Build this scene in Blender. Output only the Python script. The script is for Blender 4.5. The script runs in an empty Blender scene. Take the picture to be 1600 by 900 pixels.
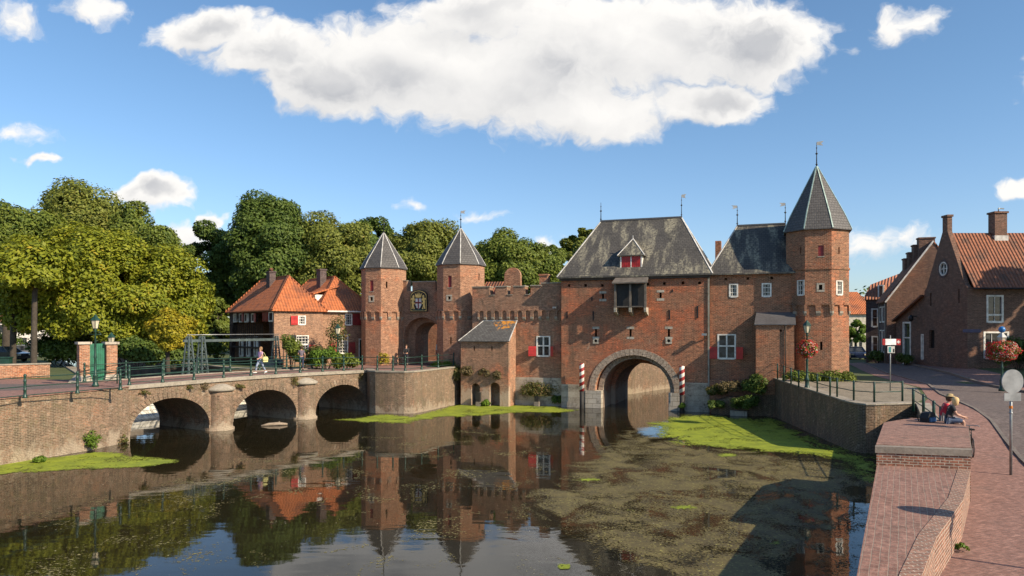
import bpy, bmesh, math, random
import numpy as np
from mathutils import Vector, Matrix, geometry
R = math.radians
rnd = random.Random(7)
COL = bpy.context.scene.collection
SC = bpy.context.scene
CH, FX, HY = 5.93, 1150.0, 515.0          # camera height over the water, focal length and horizon in photo pixels

# ---------------------------------------------------------------- camera
cd = bpy.data.cameras.new('camera'); cam = bpy.data.objects.new('camera', cd); COL.objects.link(cam)
cd.sensor_width = 36; cd.lens = FX / 1600 * 36; cd.shift_y = 65 / 1600
cd.clip_start = 0.1; cd.clip_end = 4000
cam.location = (0, 0, CH); cam.rotation_euler = (R(90), 0, 0)
SC.camera = cam

# ---------------------------------------------------------------- light
SUN_EL, SUN_AZ = R(33), (0.83, -0.557)     # horizontal direction towards the sun
sd = bpy.data.lights.new('sun', 'SUN'); sun = bpy.data.objects.new('sun', sd); COL.objects.link(sun)
sd.energy = 5.0; sd.angle = R(0.55); sd.color = (1.0, 0.84, 0.63)
sv = Vector((SUN_AZ[0] * math.cos(SUN_EL), SUN_AZ[1] * math.cos(SUN_EL), math.sin(SUN_EL)))
sun.rotation_euler = sv.to_track_quat('Z', 'Y').to_euler()
SC.view_settings.view_transform = 'Standard'; SC.view_settings.look = 'None'
SC.view_settings.exposure = 0.47; SC.view_settings.gamma = 1; SC.view_settings.use_curve_mapping = False
SC.render.engine = 'CYCLES'
SC.cycles.max_bounces = 6; SC.cycles.transparent_max_bounces = 12
SC.cycles.use_denoising = True

class NT:
    """small helper that writes shader nodes"""
    def __init__(s, tree): s.t = tree; s.n = tree.nodes; s.l = tree.links
    def new(s, typ, **kw):
        nd = s.n.new(typ)
        for k, v in kw.items():
            setattr(nd, k, v)
        return nd
    def put(s, sock, v):
        if v is None: return
        if isinstance(v, bpy.types.NodeSocket): s.l.new(v, sock)
        else: sock.default_value = v
    def math(s, op, a, b=None, c=None, clamp=False):
        nd = s.new('ShaderNodeMath', operation=op, use_clamp=clamp)
        s.put(nd.inputs[0], a)
        if b is not None: s.put(nd.inputs[1], b)
        if c is not None: s.put(nd.inputs[2], c)
        return nd.outputs[0]
    def mix(s, f, a, b, mode='MIX'):
        nd = s.new('ShaderNodeMix', data_type='RGBA', blend_type=mode)
        s.put(nd.inputs[0], f)
        s.put(nd.inputs[6], a if isinstance(a, bpy.types.NodeSocket) else tuple(a) + (1,))
        s.put(nd.inputs[7], b if isinstance(b, bpy.types.NodeSocket) else tuple(b) + (1,))
        return nd.outputs[2]
    def noise(s, vec, scale, detail=4, rough=0.55, dist=0.0):
        nd = s.new('ShaderNodeTexNoise')
        if vec is not None: s.l.new(vec, nd.inputs['Vector'])
        nd.inputs['Scale'].default_value = scale; nd.inputs['Detail'].default_value = detail
        nd.inputs['Roughness'].default_value = rough; nd.inputs['Distortion'].default_value = dist
        return nd.outputs['Fac']
    def ramp(s, f, lo, hi):
        nd = s.new('ShaderNodeMapRange', interpolation_type='SMOOTHSTEP')
        s.put(nd.inputs[0], f); s.put(nd.inputs[1], lo); s.put(nd.inputs[2], hi)
        return nd.outputs[0]
    def scale(s, vec, sc):
        nd = s.new('ShaderNodeMapping'); s.l.new(vec, nd.inputs[0]); nd.inputs['Scale'].default_value = sc
        return nd.outputs[0]

# ---------------------------------------------------------------- sky with clouds (by direction, infinitely far away)
W = bpy.data.worlds.new('World'); SC.world = W; W.use_nodes = True
w = NT(W.node_tree); w.n.clear()
sky = w.new('ShaderNodeTexSky', sky_type='NISHITA'); sky.sun_disc = False
sky.sun_elevation = SUN_EL; sky.sun_rotation = math.atan2(SUN_AZ[0], SUN_AZ[1])
sky.altitude = 0; sky.air_density = 1.0; sky.dust_density = 0.6; sky.ozone_density = 2.2
tc = w.new('ShaderNodeTexCoord'); sep = w.new('ShaderNodeSeparateXYZ'); w.l.new(tc.outputs['Generated'], sep.inputs[0])
yy = w.math('MAXIMUM', sep.outputs[1], 0.02)
cu = w.math('DIVIDE', sep.outputs[0], yy); cv = w.math('DIVIDE', sep.outputs[2], yy)
cmb = w.new('ShaderNodeCombineXYZ'); w.l.new(cu, cmb.inputs[0]); w.l.new(cv, cmb.inputs[1])
puv = cmb.outputs[0]
ELL = [  # direction blobs: x, y, half-width, half-height, gain (hundreds of the photo's pixels from its vanishing line)
 (330, 40, 95, 42, 1), (420, 85, 115, 55, 1), (510, 122, 135, 62, 1), (640, 100, 190, 92, 1), (800, 125, 240, 100, 1), (930, 170, 130, 62, 1),
 (760, 20, 170, 50, 1), (1000, 60, 230, 88, 1), (1180, 65, 145, 82, 1), (1120, 165, 110, 38, 1),
 (240, 305, 58, 34, 1), (320, 340, 48, 22, 1), (285, 365, 75, 24, .6), (150, 5, 62, 30, .5), (20, 30, 50, 30, .35), (25, 208, 60, 22, .38), (58, 252, 36, 11, .55), (1410, 40, 66, 36, .45), (1590, 285, 38, 26, .6),
 (750, 336, 48, 11, .35), (625, 331, 22, 10, .35), (1345, 395, 70, 32, .3), (1400, 372, 60, 22, .25), (860, 382, 28, 16, .4), (280, 383, 60, 26, .6),
 (1700, 120, 120, 60, 1), (-250, 60, 170, 70, 1), (-120, -330, 330, 120, 1), (700, -420, 300, 110, 1), (1500, -380, 330, 120, 1)]
def density(vec, nz_detail):
    raw = vec
    for sc_, am in ((9, .085), (26, .05)):
        wn = w.new('ShaderNodeTexNoise'); w.l.new(raw, wn.inputs['Vector']); wn.inputs['Scale'].default_value = sc_; wn.inputs['Detail'].default_value = 3
        c0 = w.new('ShaderNodeVectorMath', operation='SUBTRACT'); w.l.new(wn.outputs['Color'], c0.inputs[0]); c0.inputs[1].default_value = (.5, .5, .5)
        c1 = w.new('ShaderNodeVectorMath', operation='MULTIPLY_ADD'); w.l.new(c0.outputs[0], c1.inputs[0]); c1.inputs[1].default_value = (am * 1.3, am * .8, 0); w.l.new(vec, c1.inputs[2]); vec = c1.outputs[0]
    sp = w.new('ShaderNodeSeparateXYZ'); w.l.new(vec, sp.inputs[0])
    best = None
    for (px, py, a, b, g) in ELL:
        x = w.math('MULTIPLY_ADD', sp.outputs[0], FX / a, -(px - 800) / a)
        y = w.math('MULTIPLY_ADD', sp.outputs[1], FX / b, -(HY - py) / b)
        r2 = w.math('ADD', w.math('MULTIPLY', x, x), w.math('MULTIPLY', y, y))
        d = w.math('MULTIPLY_ADD', w.math('SQRT', r2), -1.0, 1.0)
        d = w.math('MULTIPLY', d, g) if g < 1 else d
        if best is None: best = d
        else:
            nd = w.new('ShaderNodeMath', operation='SMOOTH_MAX'); w.put(nd.inputs[0], best); w.put(nd.inputs[1], d); nd.inputs[2].default_value = 0.22
            best = nd.outputs[0]
    n1 = w.noise(w.scale(vec, (1, 1.35, 1)), 5.5, nz_detail, 0.58)
    n2 = w.noise(w.scale(vec, (1, 1.35, 1)), 21, nz_detail, 0.62)
    n3 = w.noise(w.scale(vec, (1, 1.35, 1)), 75, 3, 0.6)
    a = w.math('MULTIPLY_ADD', n1, 2.6, -1.3)
    b = w.math('MULTIPLY_ADD', n2, 1.7, -0.85)
    c = w.math('MULTIPLY_ADD', n3, 0.6, -0.3)
    return w.math('ADD', w.math('MULTIPLY_ADD', best, 3.0, c), w.math('ADD', a, b))
def offs(vec, x, y):
    nd = w.new('ShaderNodeVectorMath', operation='ADD'); w.l.new(vec, nd.inputs[0]); nd.inputs[1].default_value = (x, y, 0); return nd.outputs[0]
d0 = density(puv, 7)
d1 = density(offs(puv, 0.030, 0.034), 3)
mask = w.ramp(d0, -0.1, 1.0)
front = w.ramp(sep.outputs[1], 0.1, 0.3)
mask = w.math('MULTIPLY', mask, front)
lit = w.math('MULTIPLY_ADD', w.math('SUBTRACT', d0, d1), 0.11, 0.84, clamp=True)
deep = w.ramp(d0, 1.0, 2.8)
broad = w.noise(w.scale(puv, (1, 1.9, 1)), 4.2, 2.5, 0.45)
shade = w.math('MULTIPLY', deep, w.math('MULTIPLY_ADD', w.ramp(broad, 0.38, 0.66), 0.66, 0.03))
br = w.math('SUBTRACT', lit, shade, clamp=True)
ccol = w.mix(br, (3.3, 3.5, 3.95), (8.7, 8.5, 8.2))
hzn = w.ramp(sep.outputs[2], 0.0, 0.35)
tint = w.mix(1.0, sky.outputs[0], w.mix(hzn, (1.12, 1.22, 1.42), (1.06, 1.27, 1.38)), 'MULTIPLY')
fin = w.mix(mask, tint, ccol)
bg = w.new('ShaderNodeBackground'); bg.inputs[1].default_value = 0.086
w.l.new(fin, bg.inputs[0])
wo = w.new('ShaderNodeOutputWorld'); w.l.new(bg.outputs[0], wo.inputs[0])
W.cycles.sampling_method = 'MANUAL'; W.cycles.sample_map_resolution = 512

# ---------------------------------------------------------------- helpers: materials
MATS = {}
def mat(name, color=(.5, .5, .5), rough=.8, metal=0.0, build=None, **kw):
    if name in MATS: return MATS[name]
    m = bpy.data.materials.new(name); m.use_nodes = True
    q = NT(m.node_tree); bs = q.n['Principled BSDF']
    bs.inputs['Base Color'].default_value = tuple(color) + (1,)
    bs.inputs['Roughness'].default_value = rough; bs.inputs['Metallic'].default_value = metal
    for k, v in kw.items(): bs.inputs[k].default_value = v
    if build: build(q, bs)
    else:
        tcn = q.new('ShaderNodeTexCoord'); nz = q.noise(tcn.outputs['Object'], 3.0, 5)
        dk = tuple(c * .72 for c in color); lt = tuple(min(1, c * 1.2) for c in color)
        q.l.new(q.mix(q.ramp(nz, .3, .7), dk, lt), bs.inputs['Base Color'])
    MATS[name] = m
    return m
def bump(q, bs, h, strength=.5, dist=.02):
    b = q.new('ShaderNodeBump'); b.inputs['Strength'].default_value = strength; b.inputs['Distance'].default_value = dist
    q.l.new(h, b.inputs['Height']); q.l.new(b.outputs[0], bs.inputs['Normal'])

def brick(name, c1, c2, mortar, warm, soot, warm_amt=(.5, .66), soot_amt=(.55, .75), pale=None, pale_amt=(.6, .72), bw=.24, bh=.085, seed=0.0, mort=.014, pale_z=None, bstr=.7, grime=0.0, grain=1.0):
    warmth = name in ('brick_tower', 'brick_gate', 'brick_curtain', 'brick_wing', 'brick_house', 'brick_quay', 'brick_bridge')
    def b(q, bs):
        uvn = q.new('ShaderNodeUVMap'); uv = uvn.outputs[0]
        oc = q.new('ShaderNodeTexCoord').outputs['Object']
        of = q.new('ShaderNodeVectorMath', operation='ADD'); q.l.new(oc, of.inputs[0]); of.inputs[1].default_value = (seed, seed * .7, seed * 1.3)
        P = of.outputs[0]
        wob = q.new('ShaderNodeVectorMath', operation='MULTIPLY_ADD')
        nn = q.new('ShaderNodeTexNoise'); q.l.new(uv, nn.inputs['Vector']); nn.inputs['Scale'].default_value = 1.3
        q.l.new(nn.outputs['Color'], wob.inputs[0]); wob.inputs[1].default_value = (.05, .05, 0); q.l.new(uv, wob.inputs[2])
        bt = q.new('ShaderNodeTexBrick'); q.l.new(wob.outputs[0], bt.inputs['Vector'])
        bt.inputs['Color1'].default_value = (0, 0, 0, 1); bt.inputs['Color2'].default_value = (1, 1, 1, 1); bt.inputs['Mortar'].default_value = (.5, .5, .5, 1)
        bt.inputs['Scale'].default_value = 1; bt.inputs['Mortar Size'].default_value = mort; bt.inputs['Mortar Smooth'].default_value = .3
        bt.inputs['Brick Width'].default_value = bw; bt.inputs['Row Height'].default_value = bh
        base = q.mix(bt.outputs['Color'], c1, c2)
        n1 = q.noise(q.scale(P, (1, 1, 1.3)), .42, 6, .62); n2 = q.noise(q.scale(P, (1, 1, .55)), .8, 6, .65, .4)
        n3 = q.noise(P, 6.5, 5, .7)
        base = q.mix(q.math('MULTIPLY', q.ramp(n1, *warm_amt), .8), base, q.mix(bt.outputs['Color'], tuple(c * .75 for c in warm), tuple(min(1, c * 1.25) for c in warm)))
        base = q.mix(q.math('MULTIPLY', q.ramp(n2, *soot_amt), .8), base, soot)
        base = q.mix(q.ramp(n3, .25, .8), q.mix(1, base, (.62, .6, .6), 'MULTIPLY'), q.mix(1, base, (1.3, 1.27, 1.25), 'MULTIPLY'))
        n6 = q.noise(q.scale(uv, (.9, 6.5, 1)), 1.9, 5, .75); n7 = q.noise(uv, 11, 3, .8)
        base0 = base
        base = q.mix(q.ramp(n6, .34, .66), q.mix(1, base, (.60, .56, .55), 'MULTIPLY'), q.mix(1, base, (1.34, 1.32, 1.30), 'MULTIPLY'))
        base = q.mix(q.ramp(n7, .36, .64), q.mix(1, base, (.74, .70, .68), 'MULTIPLY'), q.mix(1, base, (1.28, 1.28, 1.28), 'MULTIPLY'))
        if grain < 1: base = q.mix(grain, base0, base)
        if grime:
            n8 = q.noise(q.scale(uv, (2.2, .28, 1)), 1.2, 6, .75, .4); n9 = q.noise(P, 3.6, 8, .85, .5); n10 = q.noise(P, 1.7, 6, .8)
            gs = .05 if grime >= .5 else 0
            base = q.mix(q.math('MULTIPLY', q.ramp(n8, .50 - gs, .64 - gs), grime), base, (.045, .037, .024))
            base = q.mix(q.math('MULTIPLY', q.ramp(n9, .585 - gs * .6, .66 - gs * .6), min(.75, grime * 1.1)), base, (.48, .43, .35))
            base = q.mix(q.math('MULTIPLY', q.ramp(n10, .56 - gs, .68 - gs), grime * .8), base, (.09, .085, .03))
        if pale:
            n4 = q.noise(q.scale(P, (1, 1, .8)), 1.1, 10, .8, .6)
            f = q.ramp(n4, *pale_amt)
            if pale_z:
                sp = q.new('ShaderNodeSeparateXYZ'); q.l.new(oc, sp.inputs[0])
                hz = q.math('SUBTRACT', 1.0, q.ramp(sp.outputs[2], pale_z[0], pale_z[1]))
                f = q.ramp(q.math('MULTIPLY_ADD', hz, .26, n4), .60, .74)
            base = q.mix(q.math('MULTIPLY', f, .8), base, pale)
        base = q.mix(bt.outputs['Fac'], base, q.mix(q.ramp(n3, .3, .7), tuple(c * .7 for c in mortar), mortar))
        if warmth: base = q.mix(1, base, ((1.14, .99, .87) if name not in ('brick_bridge', 'brick_quay') else (1.06, .99, .92)), 'MULTIPLY')
        q.l.new(base, bs.inputs['Base Color'])
        h = q.math('ADD', q.math('MULTIPLY', bt.outputs['Fac'], -1.0), q.math('MULTIPLY', n3, 1.1))
        bump(q, bs, h, bstr, .02)
    return mat(name, rough=.92, build=b)

B_TOWER = brick('brick_tower', (0.24, 0.115, 0.068), (0.42, 0.25, 0.165), (0.42, 0.34, 0.26), (0.46, 0.15, 0.055), (0.1, 0.062, 0.045), (.5, .64), (.58, .72), seed=3, grime=0.2)
B_GATE = brick('brick_gate', (0.21, 0.088, 0.052), (0.37, 0.18, 0.105), (0.38, 0.29, 0.21), (0.44, 0.11, 0.038), (0.085, 0.052, 0.036), (.44, .6), (.54, .7), seed=11, pale=(.42, .39, .34), pale_z=(.6, 2.4), grime=0.35)
B_CURT = brick('brick_curtain', (0.21, 0.115, 0.075), (0.36, 0.225, 0.155), (0.38, 0.32, 0.25), (0.42, 0.13, 0.05), (0.1, 0.07, 0.05), (.5, .66), (.52, .68), seed=21, pale=(.46, .42, .36), pale_z=(.5, 2.2), grime=0.35)
B_WING = brick('brick_wing', (0.18, 0.082, 0.05), (0.33, 0.17, 0.105), (0.36, 0.28, 0.2), (0.4, 0.125, 0.05), (0.075, 0.048, 0.034), (.48, .64), (.52, .68), seed=31, pale=(.3, .27, .22), grime=0.35)
B_BRIDGE = brick('brick_bridge', (0.15, 0.1, 0.068), (0.28, 0.19, 0.135), (0.28, 0.235, 0.175), (0.3, 0.15, 0.085), (0.08, 0.062, 0.042), (.52, .68), (.5, .68), pale=(.42, .37, .29), pale_amt=(.54, .66), seed=41, pale_z=(-.4, 1.5), bh=.075, grime=.6)
B_QUAY = brick('brick_quay', (0.15, 0.095, 0.06), (0.27, 0.18, 0.12), (0.25, 0.2, 0.145), (0.25, 0.115, 0.06), (0.06, 0.047, 0.03), (.55, .7), (.44, .6), pale=(.34, .31, .26), pale_amt=(.6, .75), seed=51, bh=.075, grime=.8)
B_HOUSE = brick('brick_house', (0.21, 0.115, 0.075), (0.36, 0.235, 0.16), (0.38, 0.32, 0.25), (0.36, 0.15, 0.08), (0.1, 0.07, 0.05), (.54, .7), (.56, .72), seed=61)
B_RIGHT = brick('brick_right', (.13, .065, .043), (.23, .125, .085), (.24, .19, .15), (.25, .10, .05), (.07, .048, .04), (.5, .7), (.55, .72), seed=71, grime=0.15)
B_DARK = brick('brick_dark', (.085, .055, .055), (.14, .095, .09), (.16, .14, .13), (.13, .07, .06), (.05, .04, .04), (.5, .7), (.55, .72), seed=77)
B_CREAM = brick('brick_pale_arch', (.30, .23, .17), (.46, .37, .28), (.44, .39, .31), (.46, .27, .18), (.2, .16, .12), (.5, .66), (.62, .75), seed=15, bw=.08, bh=.22)
PAVE = brick('paving_red', (0.23, 0.125, 0.1), (0.285, 0.165, 0.135), (0.2, 0.13, 0.108), (0.26, 0.14, 0.11), (0.175, 0.11, 0.092), (.5, .68), (.58, .72), seed=81, bw=.2, bh=.1, mort=.008, bstr=.4, grain=.45)
PAVE_ROAD = brick('paving_road', (0.125, 0.1, 0.092), (0.155, 0.128, 0.118), (0.11, 0.09, 0.082), (0.145, 0.11, 0.1), (0.105, 0.085, 0.078), (.5, .68), (.5, .7), seed=85, bw=.2, bh=.1, mort=.008, bstr=.4, grain=.45)
PAVE_SEAT = brick('paving_seat', (0.225, 0.12, 0.092), (0.28, 0.16, 0.125), (0.3, 0.225, 0.175), (0.26, 0.135, 0.1), (0.13, 0.09, 0.068), (.5, .68), (.55, .72), seed=87, bw=.21, bh=.13, mort=.009, bstr=.4, grain=.45)
B_SEAT = brick('brick_seat', (.20, .085, .055), (.30, .14, .09), (.46, .39, .31), (.30, .12, .07), (.13, .07, .05), (.5, .68), (.58, .72), seed=89, bw=.22, bh=.075, mort=.012, grime=0.35)

def pattern_mat(name, c_lo, c_hi, spots, spot_c, scale=1.0, rough=.85, spot_amt=(.55, .68), tile=None, streak=False):
    def b(q, bs):
        oc = q.new('ShaderNodeTexCoord').outputs['Object']; uv = q.new('ShaderNodeUVMap').outputs[0]
        n1 = q.noise(oc, .7 * scale, 6, .65); n3 = q.noise(oc, 7 * scale, 4, .7)
        base = q.mix(q.ramp(q.math('MULTIPLY_ADD', n3, .5, q.math('MULTIPLY', n1, .5)), .32, .68), c_lo, c_hi)
        h = n3
        if tile:
            bt = q.new('ShaderNodeTexBrick'); q.l.new(uv, bt.inputs['Vector']); bt.inputs['Scale'].default_value = 1
            bt.inputs['Brick Width'].default_value = tile[0]; bt.inputs['Row Height'].default_value = tile[1]; bt.inputs['Mortar Size'].default_value = tile[2]; bt.inputs['Mortar Smooth'].default_value = .6
            bt.inputs['Color1'].default_value = (0, 0, 0, 1); bt.inputs['Color2'].default_value = (1, 1, 1, 1)
            base = q.mix(q.math('MULTIPLY', bt.outputs['Color'], .45), base, tuple(min(1, c * 1.35) for c in c_hi))
            base = q.mix(q.math('MULTIPLY', bt.outputs['Fac'], .75), base, tuple(c * .35 for c in c_lo))
            h = q.math('ADD', q.math('MULTIPLY', bt.outputs['Fac'], -1), q.math('MULTIPLY', bt.outputs['Color'], .4))
        if spots:
            n2 = q.noise(q.scale(uv, (1, .22, 1)) if streak else oc, 1.1 * scale, 8, .72, .3)
            n5 = q.noise(oc, 5.5, 6, .8)
            f = q.math('MULTIPLY', q.ramp(n2, *spot_amt), q.ramp(n5, .40, .56))
            base = q.mix(q.math('MULTIPLY', f, .85), base, spot_c)
        q.l.new(base, bs.inputs['Base Color']); bump(q, bs, h, .5, .025)
    return mat(name, rough=rough, build=b)
PLAST = pattern_mat('old_plaster', (.20, .165, .125), (.44, .39, .31), True, (.10, .085, .06), rough=.95, spot_amt=(.5, .62), scale=1.6, tile=(.9, .4, .006))
SLATE = pattern_mat('slate', (.05, .046, .044), (.092, .085, .08), True, (.13, .12, .10), tile=(.28, .2, .02), spot_amt=(.6, .75), rough=.6)
SLATE_L = pattern_mat('slate_lichen', (.04, .037, .033), (.082, .075, .066), True, (.33, .30, .21), tile=(.28, .2, .02), spot_amt=(.47, .62), rough=.75, streak=True)
SLATE_O = pattern_mat('slate_moss', (.075, .072, .072), (.14, .135, .13), True, (.13, .13, .10), tile=(.28, .2, .02), rough=.7)
LEAD = pattern_mat('lead_sheet', (.075, .07, .07), (.13, .125, .125), False, None, rough=.45)
STONE = pattern_mat('pale_stone', (.26, .225, .175), (.48, .43, .35), True, (.15, .13, .10), rough=.9, tile=(.7, .36, .02))
KERBM = pattern_mat('kerb_stone', (.12, .10, .085), (.2, .17, .145), False, None, rough=.9)
COPING = pattern_mat('coping_stone', (.20, .175, .135), (.38, .335, .27), True, (.16, .14, .09), rough=.9)
CONC = pattern_mat('concrete', (.15, .125, .10), (.27, .23, .19), True, (.15, .13, .10), rough=.9)
COBBLE = pattern_mat('cobbles', (.20, .165, .115), (.40, .34, .25), True, (.12, .10, .06), tile=(.22, .18, .05), rough=.9)
GRASS = pattern_mat('grass_ground', (.035, .055, .014), (.09, .115, .03), True, (.14, .12, .06), rough=1)
EARTH = pattern_mat('earth_ground', (.05, .05, .025), (.10, .09, .05), False, None, rough=1)
def pantile(name, lo, hi, dark):
    def b(q, bs):
        oc = q.new('ShaderNodeTexCoord').outputs['Object']; uv = q.new('ShaderNodeUVMap').outputs[0]
        sp = q.new('ShaderNodeSeparateXYZ'); q.l.new(uv, sp.inputs[0])
        wv = q.math('SINE', q.math('MULTIPLY', sp.outputs[0], 2 * math.pi / .26))
        fr = q.math('FRACT', q.math('MULTIPLY', sp.outputs[1], 1 / .32))
        n1 = q.noise(oc, .9, 6, .7); n3 = q.noise(oc, 5, 5, .75)
        base = q.mix(q.ramp(n3, .3, .7), lo, hi)
        base = q.mix(q.math('MULTIPLY', q.ramp(n1, .46, .66), .8), base, dark)
        base = q.mix(q.math('MULTIPLY', q.ramp(wv, -.4, -1.0), .4), base, dark)
        base = q.mix(q.math('MULTIPLY', q.ramp(fr, .12, .0), .45), base, dark)
        q.l.new(base, bs.inputs['Base Color'])
        bump(q, bs, q.math('ADD', wv, q.math('MULTIPLY', fr, -1.2)), .9, .05)
    return mat(name, rough=.8, build=b)
TILE_O = pantile('pantile_orange', (.42, .115, .035), (.62, .20, .07), (.20, .075, .04))
TILE_D = pantile('pantile_brown', (.19, .065, .032), (.34, .12, .055), (.08, .045, .03))
TILE_F = pantile('pantile_faded', (.34, .12, .06), (.48, .19, .10), (.2, .09, .06))
WHITE = mat('white_paint', (.74, .71, .64), .5)
RED = mat('red_paint', (.42, .022, .02), .45)
DRED = mat('dark_red_paint', (.22, .018, .018), .5)
GREEN = mat('green_paint', (.015, .05, .035), .4)
GATEGREEN = mat('gate_green_paint', (.008, .13, .07), .5)
BLACKW = mat('black_timber', (.022, .02, .018), .7)
TIMBER = mat('grey_timber', (.13, .11, .09), .8)
DTIMBER = mat('dark_timber', (.06, .042, .03), .8)
METAL = mat('grey_metal', (.28, .29, .29), .45, .6)
STEEL = mat('painted_steel', (.095, .125, .125), .5, .2)
GREYP = mat('grey_sign_back', (.22, .23, .235), .5)
IRON = mat('iron', (.03, .03, .032), .5, .5)
LEADL = mat('lead_flashing', (.55, .53, .49), .5)
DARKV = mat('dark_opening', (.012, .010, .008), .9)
GOLD = mat('gilding', (.75, .5, .16), .4, .3)
SHUT_BACK = mat('faded_red_paint', (.34, .05, .04), .55)
def _gl(q, bs):
    oc = q.new('ShaderNodeTexCoord').outputs['Object']
    q.l.new(q.mix(q.ramp(q.noise(oc, 2.5, 3), .4, .6), (.012, .014, .017), (.05, .055, .06)), bs.inputs['Base Color'])
GLASS = mat('window_glass', rough=.06, build=_gl)
GLASSL = mat('lamp_glass', (.62, .55, .40), .25)
BARK = pattern_mat('bark', (.035, .027, .02), (.085, .07, .055), False, None, rough=1)
SKIN = mat('skin', (.52, .29, .2), .6)

def leaf_mat(name, a, b_, c, camt=.7):
    def b(q, bs):
        at = q.new('ShaderNodeAttribute'); at.attribute_name = 'leafrand'
        oc = q.new('ShaderNodeTexCoord').outputs['Object']
        n = q.noise(oc, .55, 3, .6)
        f = q.math('ADD', q.math('MULTIPLY', at.outputs['Fac'], .42), q.math('MULTIPLY', n, .80))
        base = q.mix(q.ramp(f, .25, .75), a, b_)
        base = q.mix(q.ramp(f, camt, camt + .22), base, c)
        q.l.new(base, bs.inputs['Base Color'])
        bs.inputs['Roughness'].default_value = .6; bs.inputs['Specular IOR Level'].default_value = .3
        tr = q.new('ShaderNodeBsdfTranslucent'); q.l.new(base, tr.inputs[0])
        mx = q.new('ShaderNodeMixShader'); mx.inputs[0].default_value = .28
        q.l.new(bs.outputs[0], mx.inputs[1]); q.l.new(tr.outputs[0], mx.inputs[2])
        q.l.new(mx.outputs[0], q.n['Material Output'].inputs[0])
    return mat(name, build=b)
LF_CHEST = leaf_mat('leaves_chestnut', (.10, .135, .012), (.26, .28, .02), (.42, .30, .03), .76)
LF_YEL = leaf_mat('leaves_yellow', (.17, .17, .012), (.38, .32, .02), (.5, .33, .03), .7)
LF_GREEN = leaf_mat('leaves_green', (0.06, 0.1, 0.018), (0.17, 0.21, 0.03), (0.26, 0.22, 0.04), 0.8)
LF_DARK = leaf_mat('leaves_dark', (0.04, 0.08, 0.016), (0.11, 0.16, 0.028), (0.17, 0.18, 0.035), 0.8)
LF_OLIVE = leaf_mat('leaves_olive', (0.09, 0.125, 0.022), (0.21, 0.23, 0.04), (0.32, 0.24, 0.05), 0.8)
LF_LIME = leaf_mat('leaves_lime', (.06, .12, .014), (.15, .24, .025), (.26, .28, .04), .75)
LF_WEED = leaf_mat('leaves_weeds', (.05, .07, .016), (.13, .14, .03), (.22, .15, .06), .55)
LF_DRY = leaf_mat('leaves_dry', (.09, .07, .03), (.17, .14, .06), (.24, .17, .09), .6)
LF_REDF = leaf_mat('petals_red', (.5, .02, .02), (.62, .04, .04), (.7, .62, .55), .68)
LF_YELF = leaf_mat('petals_yellow', (.5, .38, .02), (.65, .5, .04), (.6, .55, .1), .6)

# ---------------------------------------------------------------- helpers: geometry
def arr(*v): return np.array(v, float)
def at(px, D, py=None, z=None):
    """the place at distance D whose bearing is px; height from py or z"""
    x = (px - 800) / FX * D
    return Vector((x, D, z if z is not None else CH - ((HY if py is None else py) - HY) / FX * D))
def onz(px, py, z):
    D = FX * (CH - z) / (py - HY); return Vector(((px - 800) / FX * D, D, z))

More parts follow.
